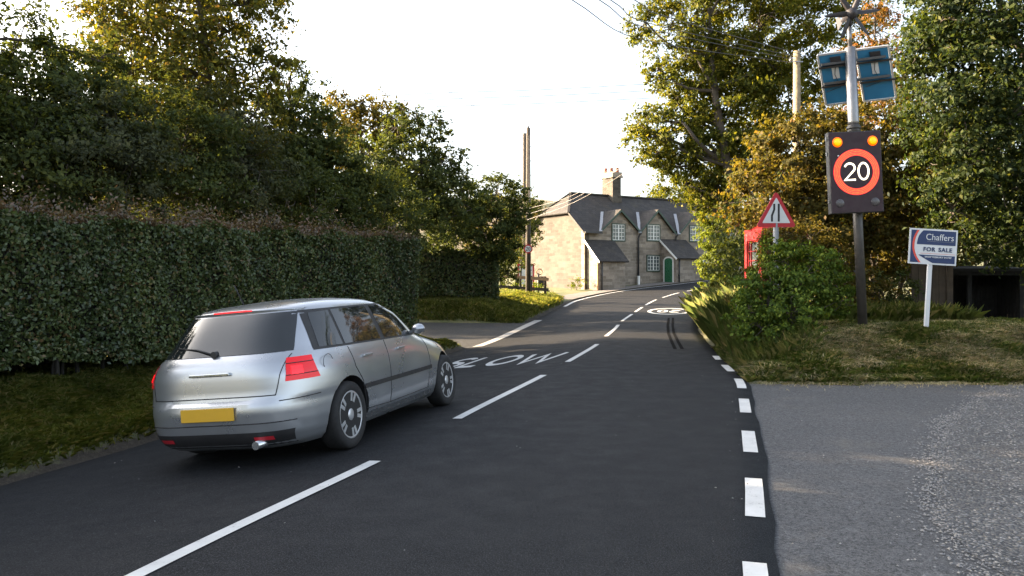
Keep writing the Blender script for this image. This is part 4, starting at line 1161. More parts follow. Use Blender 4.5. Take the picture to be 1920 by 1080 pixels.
for sgn in (-1, 1):
    mb = MB(); mb.lathe([(.0,fy-.03),(.05,fy-.026),(.085,fy-.01),(.09,fy+.002)], (sgn*.315,0,bz+.545), 'y', 20); al = mb.build('amber_lamp', M['amber'], boxo); mb = MB(); mb.lathe([(.0,fy-.034),(.04,fy-.032),(.066,fy-.022)], (sgn*.315,0,bz+.545), 'y', 20); mb.build('lamp_bulb', M['amber_core'], al)
    mb = MB(); mb.lathe([(.0,fy-.016),(.05,fy-.014),(.075,fy-.006),(.08,fy+.002)], (sgn*.315,0,bz-.545), 'y', 20); mb.build('unlit_lamp', M['lens_dark'], boxo)
mb = MB(); mb.lathe([(.0,fy-.012),(.012,fy-.01),(.016,fy+.002)], (-.31,0,bz+.3), 'y', 10); mb.build('sensor', M['whitesign'], boxo)
# turbine
th_ = zz(30)
tb = MB(); tb.lathe([(.0,-.23),(.06,-.215),(.1,-.17),(.11,-.08),(.1,.02),(.06,.14),(.02,.3)], (0,0,th_), 'y', 18); tb.lathe([(.05,th_-.19),(.055,th_-.06)], n=12)
turb = tb.build('wind_turbine', M['matt_black'], sign)
for k in range(6):
    a = R(60*k+4); c, s = math.cos(a), math.sin(a)
    P = []
    for r, ch in ((.07,.03),(.14,.047),(.28,.04),(.42,.03),(.5,.012)):
        e = (c*r, s*r); t = (-s, c); tw = .5*(1-r/.6)
        P.append([(e[0]+t[0]*ch*u, -.15+ch*u*tw*1.2+w, th_+e[1]+t[1]*ch*u) for u, w in ((-1,0),(-.3,-.007),(.4,-.007),(1,0),(.4,.005),(-.3,.005),(-1,0))])
    MB().grid(P).build('blade', M['matt_black'], turb)
mb = MB(); mb.add([(0,.25,th_-.02),(0,.48,th_-.12),(0,.55,th_+.14),(0,.42,th_+.12),(.006,.25,th_-.02),(.006,.48,th_-.12),(.006,.55,th_+.14),(.006,.42,th_+.12)], [(0,1,2,3),(7,6,5,4),(0,4,5,1),(1,5,6,2),(2,6,7,3),(3,7,4,0)]); mb.build('tail_vane', M['matt_black'], turb)
# solar panels seen from behind, leaning back
def panel(TL, TR, BR, BL, back, name='solar_panel'):
    Ri = wmat(sign).inverted()
    def W(px, py, y): return Ri @ at(px, py, y)
    a, b, c, d = W(*TL, SY+.06), W(*TR, SY-.02), W(*BR, SY-.02+back), W(*BL, SY+.06+back)
    nm = (b-a).cross(d-a).normalized()
    if nm.y < 0: nm = -nm
    u = (b-a).normalized(); v = (d-a).normalized(); t = .035
    mb = MB(); mb.slab([a+u*.02+v*.02+nm*.008, b-u*.02+v*.02+nm*.008, c-u*.02-v*.02+nm*.008, d+u*.02-v*.02+nm*.008], .012)
    p = mb.build(name, M['pv'], sign)
    f = MB()
    for q, r in ((a,b),(b,c),(c,d),(d,a)):
        f.bar(q+nm*.012, r+nm*.012, .03, .045, up=nm)
    f.build('panel_frame', M['alu'], p)
    g = MB()
    for fr in (.24, .62):
        q = a+(d-a)*fr; r = b+(c-b)*fr; g.bar(q-u*.03-nm*.035, r+u*.03-nm*.035, .03, .04, up=nm)
    g.build('mounting_rail', M['pole_dark'], p)
    l = MB(); o = a+(b-a)*.5+(d-a)*.38; l.obox(o-nm*.012, u*.06, v*.11, nm*.002); l.build('rating_label', M['whitesign'], p)
    j = MB(); o = a+(b-a)*.55+(d-a)*.11; j.obox(o-nm*.03, u*.09, v*.05, nm*.02); j.tube([o+v*.05-nm*.03, o+v*.3-u*.05-nm*.03, o+v*.55+u*.02-nm*.03, o+v*.62-u*.25-nm*.03], .006, 5); j.build('junction_box', M['matt_black'], p)
    return p
panel((1533,104),(1589,96),(1605,190),(1549,197), .5)
panel((1604,94),(1666,86),(1680,183),(1620,190), .5)
mb = MB(); Ri = wmat(sign).inverted()
for (x0,y0),(x1,y1) in (((1540,122),(1660,106)),((1545,158),(1668,142))):
    k = .12 if y0 < 140 else .3
    mb.bar(Ri@at(x0,y0,SY-.03+k), Ri@at(x1,y1,SY-.1+k), .045, .045)
    q = Ri@at((x0+x1)/2,(y0+y1)/2,SY-.06+k); mb.bar(q, (0,0,q.z), .05)
mb.build('panel_bracket', M['pole_dark'], sign)

# ---- road narrows triangle
TY = 16.0
tx = (1455.5-960)/F*TY; tz = gz(tx, TY)
tri = empty('warning_sign', (tx, TY, tz-.02), label='red-bordered triangular road-narrows sign on a grey post above the leafy bush', cat='road sign')
sc = TY/F
def tz_(py): return H-(py-YH)*sc-tz+.02
mb = MB(); mb.tube([(0.01,.05,-.3),(0.01,.05,tz_(395))], .055, 14); mb.build('post', M['pole_grey'], tri)
def rtri(w, zb, zt, r, y0, y1):
    c = [(-w/2+r*1.5, zb+r), (w/2-r*1.5, zb+r), (0, zt-2*r)]; poly = []
    for (cx, cz), a0 in zip(c, (150, 270, 30)):
        for k in range(7): a = R(a0+120*k/6); poly.append((cx+r*math.cos(a), cz+r*math.sin(a)))
    return MB().prism(poly, y0, y1, 'xz')
zb, zt = tz_(426), tz_(357)
w = 75*sc
rtri(w, zb, zt, .045, 0, .012).build('plate', M['redsign'], tri)
rtri(w*.70, zb+.085, zb+.085+(zt-zb)*.70, .012, -.004, -.001).build('panel', M['whitesign'], tri)
mb = MB(); q = sc
def sxz(px, py): return ((px-1455.5)*sc, tz_(py))
stroke_mesh(mb, [sxz(1447.3,415.5),sxz(1447.3,404),sxz(1451.5,393),sxz(1451.5,382)], 1.9*sc, lambda x, y: (x, -.006, y))
stroke_mesh(mb, [sxz(1460,415.5),sxz(1460,382)], 1.9*sc, lambda x, y: (x, -.006, y))
mb.build('symbol', M['blacksign'], tri, fixn=False)
mb = MB()
for z in (zb+.14, zb+.42): MB().box((-.07,.0125,z),(.09,.115,z+.04)).build('clip', M['galv'], tri)

# ---- for sale board
BY = 13.5; bx0 = (1737-960)/F*BY; bzz = gz(bx0, BY)
fs = empty('for_sale_board', (bx0, BY, bzz-.03), (0, R(3.3), 0), label='navy and white for-sale board on a leaning white post', cat='sale board')
s2 = BY/F
mb = MB(); hb = (632-503)*s2
mb.box((-.034,.0,-.3),(.034,.045,hb+.58)); mb.build('post', M['whitesign'], fs)
bwid, bhei = 90*s2, 66.5*s2; cxb = .02; czb = (632-468)*s2
brd = MB().box((cxb-bwid/2,-.014,czb-bhei/2),(cxb+bwid/2,-.002,czb+bhei/2)).build('board', M['whitesign'], fs)
def bp(u, v): return (cxb-bwid/2+u*bwid, czb+bhei/2-v*bhei)
def flatpoly(poly, y, name, mat):
    mb = MB(); mb.prism([bp(*p) for p in poly], y, y+.0015, 'xz'); return mb.build(name, mat, brd)
cur = lambda v, off: .09+off+.55*abs(v-.47)**2.1*(1.0 if v < .47 else 1.25)     # the sweep of the white curve
VS = [.045+.91*k/16 for k in range(17)]
flatpoly([(.035,.045)]+[(max(.036, cur(v,.02)), v) for v in VS]+[(.035,.955)], -.0175, 'navy_edge', M['navy'])
flatpoly([(cur(v,-.025)+.0, v) for v in VS]+[(cur(v,.018)+.0, v) for v in reversed(VS)], -.0195, 'red_sweep', M['orange'])
v1 = [.045+.40*k/8 for k in range(9)]
flatpoly([(cur(v,.07)+(.0 if v > .2 else .03*(.2-v)/.15), v) for v in v1]+[(.965,.445),(.965,.045)], -.0175, 'navy_panel', M['navy'])
v2 = [.735+.22*k/6 for k in range(7)]
flatpoly([(cur(v,.06)+.9*max(0, v-.73), v) for v in v2]+[(.965,.955),(.965,.735)], -.0175, 'navy_panel', M['navy'])
flatpoly([(.24,.69),(.965,.69),(.965,.697),(.24,.697)], -.0175, 'red_rule', M['orange'])
def btext(s, u, v, size, mat, xs=1, bold=0, ls=1.0):
    x, z = bp(u, v); return text_mesh('lettering', s, size, mat, brd, (x, -.0205, z), xs=xs, bold=bold, ls=ls)
btext('Chaffers', .63, .235, .155, M['whitesign'], .93, -.0005)
btext('FOR', .42, .58, .098, M['navy'], 1.03, .0026, 1.15)
btext('SALE', .755, .58, .098, M['navy'], 1.03, .0026, 1.15)
btext('SHAFTESBURY', .53, .79, .038, M['whitesign'], 1.35, .0006)
btext('01747', .815, .79, .038, M['whitesign'], 1.35, .0006)
flatpoly([(.37,.345),(.93,.345),(.93,.352),(.37,.352)], -.0195, 'white_rule', M['pole_grey'])

# ---- telephone box (only its upper left shows over the bush)
KX, KY = 6.14, 18.2; kz = .52
kb = empty('telephone_box', (KX, KY, kz-.05), (0, 0, R(4)), label='red telephone box half hidden behind the leafy bush and the triangular sign', cat='phone box')
W2 = .48
mb = MB()
for x in (-1, 1):
    for y in (-1, 1): mb.box((x*W2-.06, y*W2-.06, 0), (x*W2+.06, y*W2+.06, 2.14), .012)
mb.box((-W2,-W2,0),(W2,W2,.12)); mb.box((-W2-.055,-W2-.055,1.98),(W2+.055,W2+.055,2.2),.01)
mb.build('frame', M['phone_red'], kb)
mb = MB()
for k in range(4):
    pass
n = 12
def seg(u): return 2.2+.16*(1-(u/(W2+.06))**2)
P = []
for i in range(n+1):
    x = -(W2+.06)+2*(W2+.06)*i/n; row = []
    for j in range(n+1):
        y = -(W2+.06)+2*(W2+.06)*j/n
        row.append((x, y, 2.2+.2*math.sqrt(max(0, (1-(x/(W2+.061))**2*.92)*(1-(y/(W2+.061))**2*.92)))))
    P.append(row)
mb.grid(P); mb.box((-W2-.06,-W2-.06,2.2),(W2+.06,W2+.06,2.25)); mb.build('roof', M['phone_red'], kb)
for k in range(4):
    a = R(90*k); rot = lambda x, y, z: (x*math.cos(a)-y*math.sin(a), x*math.sin(a)+y*math.cos(a), z)
    g = MB(); g.add([rot(-.4,-W2+.01,.2),rot(.4,-W2+.01,.2),rot(.4,-W2+.01,1.96),rot(-.4,-W2+.01,1.96)], [(0,1,2,3)])
    pnl = g.build('glazed_side' if k else 'door', M['winglass'], kb, fixn=False)
    b = MB()
    for xx in (-.4,-.25,.25,.4): b.bar(rot(xx,-W2-.005,.14), rot(xx,-W2-.005,1.98), .035 if abs(xx) > .3 else .02, .03)
    for i in range(9): b.bar(rot(-.42,-W2-.005,.2+.22*i), rot(.42,-W2-.005,.2+.22*i), .03, .02)
    b.build('glazing_bars', M['phone_red'], pnl, fixn=True)
    if k == 0: MB().bar((.36,-W2-.04,1.0),(.36,-W2-.04,1.18),.02).build('handle', M['galv'], pnl)

# ---- utility poles
def upole(name, x, y, top, r, mat, label, bz=None):
    z0 = gz(x, y)-.1; o = empty(name, (x, y, z0), label=label, cat='utility pole', group='wooden utility poles')
    h = top-z0
    MB().tube([(0,0,-.4),(0,0,h*.5),(0,0,h)], [r*1.12,r,r*.8], 12).build('post', mat, o)
    return o, h
pA, hA = upole('utility_pole', (990.5-960)/F*38, 38, H+(YH-240)/F*38, .12, M['pole_wood'], 'dark wooden utility pole carrying a small round speed sign')
mb = MB()
for k in range(7): mb.bar((-.12 if k % 2 else .05,0,hA-3+.35*k),(.02 if k % 2 else .2,0,hA-3+.35*k),.02)
mb.build('step_iron', M['galv'], pA)
mb = MB(); mb.tube([(0.05,-.1,0),(0.05,-.13,hA-.4)], .025, 6); mb.build('cable_guard', M['iron'], pA)
mb = MB(); mb.lathe([(.05,0),(.03,.1),(.0,.25)], (0,0,hA), n=8); mb.build('finial', M['galv'], pA)
pB, hB = upole('utility_pole', (983.5-960)/F*47, 47, H+(YH-250)/F*47, .125, M['pole_wood'], 'plain shorter utility pole just behind and left of the one with the round sign')
mb = MB()
for k in range(3): mb.bar((-.12,-.05,hB-.3-.35*k),(.14,-.05,hB-.3-.35*k),.03)
mb.build('insulator_bar', M['galv'], pB)
pC, hC = upole('utility_pole', (1494-960)/F*24, 24, H+(YH-96)/F*24, .13, M['pole_wood_pale'], 'pale wooden utility pole rising out of the thicket left of the solar panels')
mb = MB(); mb.bar((-.25,-.1,hC-.35),(.15,-.1,hC-.35),.03); mb.lathe([(.03,hC-.35),(.05,hC-.3),(.02,hC-.2)], (-.22,-.1,0), n=8); mb.build('insulator_bar', M['galv'], pC)
# small round 20 sign on the pole
rs = empty('speed_limit_sign', (pA.location.x-.01, 38-.19, H+(YH-467)/F*38), label='small round 20 sign fixed to the dark utility pole', cat='road sign')
MB().lathe([(.215,.0),(.215,.012)], (0,0,0), 'y', 32).build('border', M['redsign'], rs)
MB().lathe([(.155,-.006),(.155,-.001)], (0,0,0), 'y', 32).build('face', M['whitesign'], rs)
mb = MB()
for chr_, x0 in (('2', -.11), ('0', .008)):
    for path in GLY[chr_]:
        stroke_mesh(mb, [(x0+x*.1, (y-.5)*.16) for x, y in path], .013, lambda x, y: (x, -.009, y))
mb.build('numeral', M['blacksign'], rs, fixn=False)
MB().box((-.05,.0125,-.03),(.06,.1,.03)).build('bracket', M['galv'], rs)

# ---- rail fence, ringed post and notice board by the side road
fx0, fy0, fx1, fy1 = -.55, 39.9, 1.75, 41.2
fn = empty('rail_fence', (fx0, fy0, gz(fx0, fy0)), label='low wooden post-and-rail fence with sunlit top rail behind the utility pole', cat='fence')
o3 = Vector(fn.location)
def fpnt(t, h): x, y = fx0+(fx1-fx0)*t, fy0+(fy1-fy0)*t; return Vector((x, y, gz(x, y)+h))-o3
for t in (0, .34, .67, 1.0):
    MB().bar(fpnt(t,-.3), fpnt(t,1.05), .13).build('fence_post', M['timber'], fn)
for h in (.95, .4):
    a, b = fpnt(-.12, h), fpnt(1.05, h); off = Vector((.06,-.075,0)); MB().bar(a+off, b+off, .05, .16).build('rail', M['timber_lit'] if h > .5 else M['timber'], fn)  # top rail takes the sunlit tone, lower rail the plain timber
rp = empty('ringed_post', ((1009.5-960)/F*43, 43, gz(1.45, 43)), label='dark village post topped by an open ring, in front of the gable wall', cat='post')
hz = H+(YH-538)/F*43-rp.location.z
MB().tube([(0,0,-.3),(0,0,hz+.75)], .05, 10).build('post', M['iron'], rp)
MB().box((-.02,-.05,hz+.0),(.42,.05,hz+.58),.01).build('sign_arm', M['iron'], rp)
mb = MB(); zc = hz+.83
mb.tube([(.05+.16*math.cos(a), 0, zc+.16*math.sin(a)) for a in [2*math.pi*k/20 for k in range(21)]], .028, 6); mb.build('ring', M['timber_lit'], rp)
nb_ = empty('notice_board', ((986-960)/F*45, 45, gz(.8, 45)), label='white notice board in a dark red frame, partly behind the utility pole', cat='notice board')
hz = H+(YH-530)/F*45-nb_.location.z
MB().box((-.4,0,hz-.1),(.4,.05,hz+1.0)).build('panel', M['whitesign'], nb_)
mb = MB(); mb.box((-.48,-.03,-.2),(-.4,.08,hz+1.08)); mb.box((.4,-.03,-.2),(.48,.08,hz+1.08)); mb.box((-.4,-.03,hz+1.0),(.4,.08,hz+1.08)); mb.build('frame', M['redsign'], nb_)

# ---- black open-fronted shed, board fence, gate post at the right edge
shx, shy = 10.75, 18.0; shz = gz(10.7, 18)
sh = empty('timber_shed', (shx, shy, shz-.1), (0,0,R(-4)), label='low black timber shed with an open front in the shade at the right edge', cat='shed')
hh = H+(YH-505)/F*18-shz+.1
mb = MB(); wd = .93
for k in range(12):
    x = -wd+2*wd*k/12
    mb.box((x+.006, 1.3, -.2), (x+2*wd/12-.006, 1.33, hh-.02))
for s_ in (-1, 1):
    for k in range(9):
        y = 1.3*k/9; mb.box((s_*wd-.015, y+.006, -.2), (s_*wd+.015, y+1.3/9-.006, hh-.05))
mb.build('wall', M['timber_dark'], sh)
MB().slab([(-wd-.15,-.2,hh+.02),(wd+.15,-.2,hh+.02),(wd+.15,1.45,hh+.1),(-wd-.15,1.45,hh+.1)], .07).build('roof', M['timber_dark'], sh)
mb = MB()
for x in (-wd, -.22, wd): mb.box((x-.045,-.05,-.2),(x+.045,.04,hh-.05))
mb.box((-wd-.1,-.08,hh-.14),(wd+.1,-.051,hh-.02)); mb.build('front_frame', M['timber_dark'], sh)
mb = MB()
for k in range(7): x = .2+.1*k; mb.box((x,.9,-.1),(x+.092,.92,hh-.4))
mb.build('partition', M['timber_dark'], sh)
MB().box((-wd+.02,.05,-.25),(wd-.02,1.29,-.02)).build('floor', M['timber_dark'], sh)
bf = empty('board_fence', (8.75, 17.6, gz(8.75, 17.6)-.05), (0,0,R(-3)), label='weathered brown vertical-board fence between the thicket and the shed', cat='fence')
for k in range(4, 9):
    x = -.35+.15*k; MB().box((x,0,-.2),(x+.14,.025,1.38+.05*math.sin(k*2.3))).build('board', M['timber'], bf)
MB().box((.22,.026,.3),(1.02,.075,.4)).build('rail', M['timber'], bf); MB().box((.22,.026,1.0),(1.02,.075,1.1)).build('rail', M['timber'], bf)
MB().box((1.0,-.05,-.3),(1.13,.08,1.5)).build('fence_post', M['timber'], bf)
gp = empty('gate_post', (12.05, 18.1, gz(12.05, 18.1)), label='dark gate post with two rails at the extreme right edge beside the shed', cat='post')
MB().box((0,-.08,-.3),(.16,.08,1.42)).build('post', M['timber_dark'], gp)
for z in (.55, 1.1): MB().box((-.28,-.02,z),(.0,.02,z+.07)).build('rail', M['timber_dark'], gp)

# ---- overhead wires
M['wire'] = plain('wire', (.03,.03,.035), .5)
M['wire_pale'] = plain('sunlit_wire', (.26,.24,.22), .6)  # pale colour stands for sun glinting along these wires
def wire(pts, r, label, mat='wire', sag=0.0, group=None, n=28):
    P = [Vector(p) for p in pts]; S = [0]
    for a, b in zip(P[:-1], P[1:]): S.append(S[-1]+(b-a).length)
    A = dense(np.array([tuple(p) for p in P]), max(.3, S[-1]/n))
    L = len(A)
    if sag: A[:, 2] -= sag*np.sin(np.linspace(0, math.pi, L))
    o = MB().tube([tuple(a) for a in A], r, 5, cap=False).build('overhead_wire', M[mat], fixn=False)
    return tag(o, label, 'wire', group)
cT = (1494-960)/F*24
for k, (p1, p2, lb) in enumerate((((1073,0),(1195,72),'lowest of the dark wires entering from the top and crossing to the pale pole'),
     ((1124,0),(1205,50),'second dark wire from the left among those running down to the pale pole'),
     ((1145,0),(1212,42),'third dark wire from the left among those running down to the pale pole'),
     ((1190,0),(1245,30),'rightmost dark wire entering the big sunlit tree from the top'))):
    wire([at(p1[0]-330, p1[1]-190, 8.5), at(*p1, 13), at(*p2, 17), (cT-.2+.12*k, 24, 8.2+.08*k)], .009, lb, group='wires to the pale pole')
for k, (yy, lb) in enumerate(((412,'lowest pale wire slanting in front of the house roof'),(402,'middle pale wire slanting in front of the house roof'),(392,'topmost pale wire slanting in front of the house roof'))):
    a = at(989, yy, 37.8); mid = at(1075+4*k, 380-9*k, 34.5); c2 = at(1160, 331-14*k, 32)
    wire([a, mid, c2, at(1225, 285-14*k, 30.5), at(1340, 200-10*k, 29)], .009, lb, 'wire_pale', group='wires from pole to pole in front of the house')
for k, (yl, yr, lb) in enumerate(((188,155,'top one of the three thin wires far off across the sky'),(198,168,'middle one of the three thin wires far off across the sky'),(212,182,'lowest one of the three thin wires far off across the sky'))):
    wire([at(540,yl+2,60), at(820,(yl+yr)/2+3,66), at(1010,(yl+yr)/2-3,70), at(1260,yr,76), at(1500,yr-12,82)], .026, lb, group='far wires across the sky')
wire([at(470,-60,22), at(620,38,30), at(790,141,40), at(983,255,47)], .008, 'single faint wire slanting down the left sky to the shorter utility pole')
# ================================================================== SILVER HATCHBACK (x forward from the tail, y left, z up)
def metal_paint():
    t = NT('silver_car_paint'); v = t.coord()
    t.base(t.ramp(t.noise(1.2, 3, .5, v), [(.35, (.40,.42,.45)), (.65, (.46,.48,.51))]))
    t.set(Metallic=.75, Roughness=.3, Coat_Weight=.8, Coat_Roughness=.12)
    d = t.ramp(t.noise(2.5, 4, .6, v), [(.35, .26), (.7, .36)]); t.link(d, t.b.inputs['Roughness'])
    return t.m
M['silver'] = metal_paint()
M['carglass'] = glass_mat('car_glass', (.012,.015,.017))
M['cardark'] = plain('black_car_plastic', (.02,.02,.022), .55, var=.2)
M['tyre'] = plain('tyre_rubber', (.014,.014,.015), .8, var=.25, scale=20)
M['alloy'] = plain('alloy_wheel', (.55,.56,.58), .35, metal=.55, var=.08)
M['tail'] = emit('lit_tail_lamp', (.5,.004,.01), .09)
M['brake'] = emit('lit_brake_lamp', (1.0,.012,.02), .22)
M['plate'] = plain('yellow_plate', (.62,.36,.03), .4, var=.05)
M['chrome'] = plain('bright_trim', (.6,.62,.64), .2, metal=.9, var=.05)
M['headlamp'] = glass_mat('headlamp_glass', (.5,.52,.55))
ZL = [.17,.22,.30,.40,.50,.57,.60,.66,.74,.80,.86,.91,.95,1.0,1.06,1.14,1.22,1.30,1.35,1.385,1.41,1.43]
XR = [.16,.08,.03,.01,.0,.01,.045,.055,.06,.065,.075,.09,.12,.165,.21,.27,.335,.41,.47,.56,.72,1.0]
XF = [4.02,4.10,4.16,4.20,4.20,4.18,4.16,4.12,4.02,3.86,3.60,3.30,3.06,2.95,2.85,2.71,2.56,2.38,2.25,2.12,1.98,1.8]
WD = [.76,.81,.845,.865,.872,.874,.875,.876,.872,.866,.852,.838,.825,.805,.785,.755,.725,.69,.66,.625,.56,.44]
XM = [2.1]*17+[1.9,1.75,1.6,1.45,1.4]
NR = [5,5,5,5,5,5,5.5,5.5,5.5,5.5,5.2,5,4.8,4.6,4.5,4.4,4.3,4.2,4.0,3.6,3.0,2.6]
NF = [4.2,4.2,4.2,4,4,4,4,3.8,3.6,3.4,3.2,3.2,3.6,3.8,3.8,3.8,3.8,3.8,3.6,3.2,2.8,2.4]
def cp(arr, z): return float(np.interp(z, ZL, arr))
def cpoint(z, a):
    """a: 0 tail centre .. pi nose centre, y>=0 side"""
    xm = cp(XM, z); w = cp(WD, z); c = -math.cos(a); s = math.sin(a)
    if c < 0: n = cp(NR, z); L = xm-cp(XR, z)
    else: n = cp(NF, z); L = cp(XF, z)-xm
    return Vector((xm+L*math.copysign(abs(c)**(2/n), c), w*abs(s)**(2/n), z))
def yside(x, z):
    xm = cp(XM, z); w = cp(WD, z)
    if x < xm: n = cp(NR, z); L = xm-cp(XR, z)
    else: n = cp(NF, z); L = cp(XF, z)-xm
    return w*max(0, 1-abs((x-xm)/L)**n)**(1/n)
def xrear(y, z):
    xm = cp(XM, z); w = cp(WD, z); n = cp(NR, z); return xm-(xm-cp(XR, z))*max(0, 1-min(1, abs(y)/w)**n)**(1/n)
def zs_dense(z0, z1, n): return [z0+(z1-z0)*i/n for i in range(n+1)]

heading = R(90-15.5)
CAR0 = (-2.62, 6.84)
def carz(x, y): return rz(x, y)
fwd = Vector((math.cos(heading), math.sin(heading))); lef = Vector((-math.sin(heading), math.cos(heading)))
ctr = Vector(CAR0)+fwd*2.0
zl, zr2 = carz(*(ctr+lef*.75)), carz(*(ctr-lef*.75))
roll = math.atan2(zl-zr2, 1.5)
car = empty('car', (CAR0[0], CAR0[1], (carz(*(Vector(CAR0)+lef*.75))+carz(*(Vector(CAR0)-lef*.75)))/2), (roll, 0, heading),
            label='silver hatchback driving away in the left lane with red tail lamps lit', cat='car')
WB, RX, WR, TR = 2.55, .93, .315, .755
def build_body():
    zz_ = []
    for a, b in zip(ZL[:-1], ZL[1:]):
        k = max(1, int(round((b-a)/.028))); zz_ += [a+(b-a)*i/k for i in range(k)]
    zz_.append(ZL[-1])
    NA = 72; rows = []
    for z in zz_:
        fine = np.array([tuple(cpoint(z, math.pi*(.5-.5*math.cos(math.pi*k/600)))) for k in range(601)])
        sl = np.concatenate([[0], np.cumsum(np.linalg.norm(np.diff(fine, axis=0), axis=1))]); q_ = np.linspace(0, sl[-1], NA+1)
        half = [Vector((np.interp(q, sl, fine[:, 0]), np.interp(q, sl, fine[:, 1]), z)) for q in q_]
        ring = [(p.x, -p.y, p.z) for p in half] + [(p.x, p.y, p.z) for p in reversed(half[1:-1])]
        rows.append(ring)
    bm = bmesh.new(); vr = []
    # roof cap
    for t in (.8, .55, .3):
        last = rows[len(zz_)-1]; cx_ = 1.38
        rows.append([(cx_+(p[0]-cx_)*t, p[1]*t, 1.43+.022*(1-t**2)) for p in last])
    for ring in rows: vr.append([bm.verts.new(p) for p in ring])
    m = len(rows[0])
    for i in range(len(rows)-1):
        for k in range(m):
            f = bm.faces.new((vr[i][k], vr[i][(k+1) % m], vr[i+1][(k+1) % m], vr[i+1][k])); f.smooth = True
    bm.faces.new(vr[-1]); bm.faces.new(list(reversed(vr[0])))
    bmesh.ops.recalc_face_normals(bm, faces=bm.faces)
    me = bpy.data.meshes.new('body'); bm.to_mesh(me); bm.free()
    me.materials.append(M['silver']); me.materials.append(M['cardark'])
    o = link('body', me)
    # wheel arches
    cuts = MB()
    for x in (RX, RX+WB):
        for s in (-1, 1):
            n = 40; a = [(x+.365*math.cos(2*math.pi*k/n), WR+.365*math.sin(2*math.pi*k/n)) for k in range(n)]
            cuts.prism(a, s*.52, s*1.1, 'xz')
    cm = bpy.data.meshes.new('arch_cut'); cm.from_pydata(cuts.v, [], cuts.f)
    b2 = bmesh.new(); b2.from_mesh(cm); bmesh.ops.recalc_face_normals(b2, faces=b2.faces); b2.to_mesh(cm); b2.free()
    cm.materials.append(M['cardark'])
    co = link('arch_cut', cm)
    md = o.modifiers.new('b', 'BOOLEAN'); md.object = co; md.operation = 'DIFFERENCE'; md.solver = 'EXACT'
    try: md.material_mode = 'TRANSFER'
    except Exception: pass
    bpy.context.view_layer.update()
    dg = bpy.context.evaluated_depsgraph_get()
    new = bpy.data.meshes.new_from_object(o.evaluated_get(dg))
    o.modifiers.clear(); o.data = new; new.name = 'body'
    new.set_sharp_from_angle(angle=R(35))
    bpy.data.objects.remove(co); o.parent = car
    return o
body = build_body()
def side_patch(name, s, poly_rows, off, mat, parent=None):
    """poly_rows: rows of (x,z); laid on the flank, off metres proud"""
    P = []
    for row in poly_rows:
        P.append([(x, s*(yside(x, z)+off), z) for x, z in row])
    return MB().grid(P).build(name, mat, parent or car)
def quadrows(c0, c1, c2, c3, nu=16, nv=6):
    """bilinear patch corners c0(bottom rear) c1(bottom front) c2(top front) c3(top rear)"""
    rows = []
    for j in range(nv+1):
        v = j/nv
        rows.append([((1-u)*((1-v)*c0[0]+v*c3[0])+u*((1-v)*c1[0]+v*c2[0]), (1-u)*((1-v)*c0[1]+v*c3[1])+u*((1-v)*c1[1]+v*c2[1])) for u in [i/nu for i in range(nu+1)]])
    return rows
def rear_patch(name, rows, off, mat, parent=None):
    P = [[(xrear(y, z)-off, y, z) for y, z in row] for row in rows]
    return MB().grid(P).build(name, mat, parent or car)
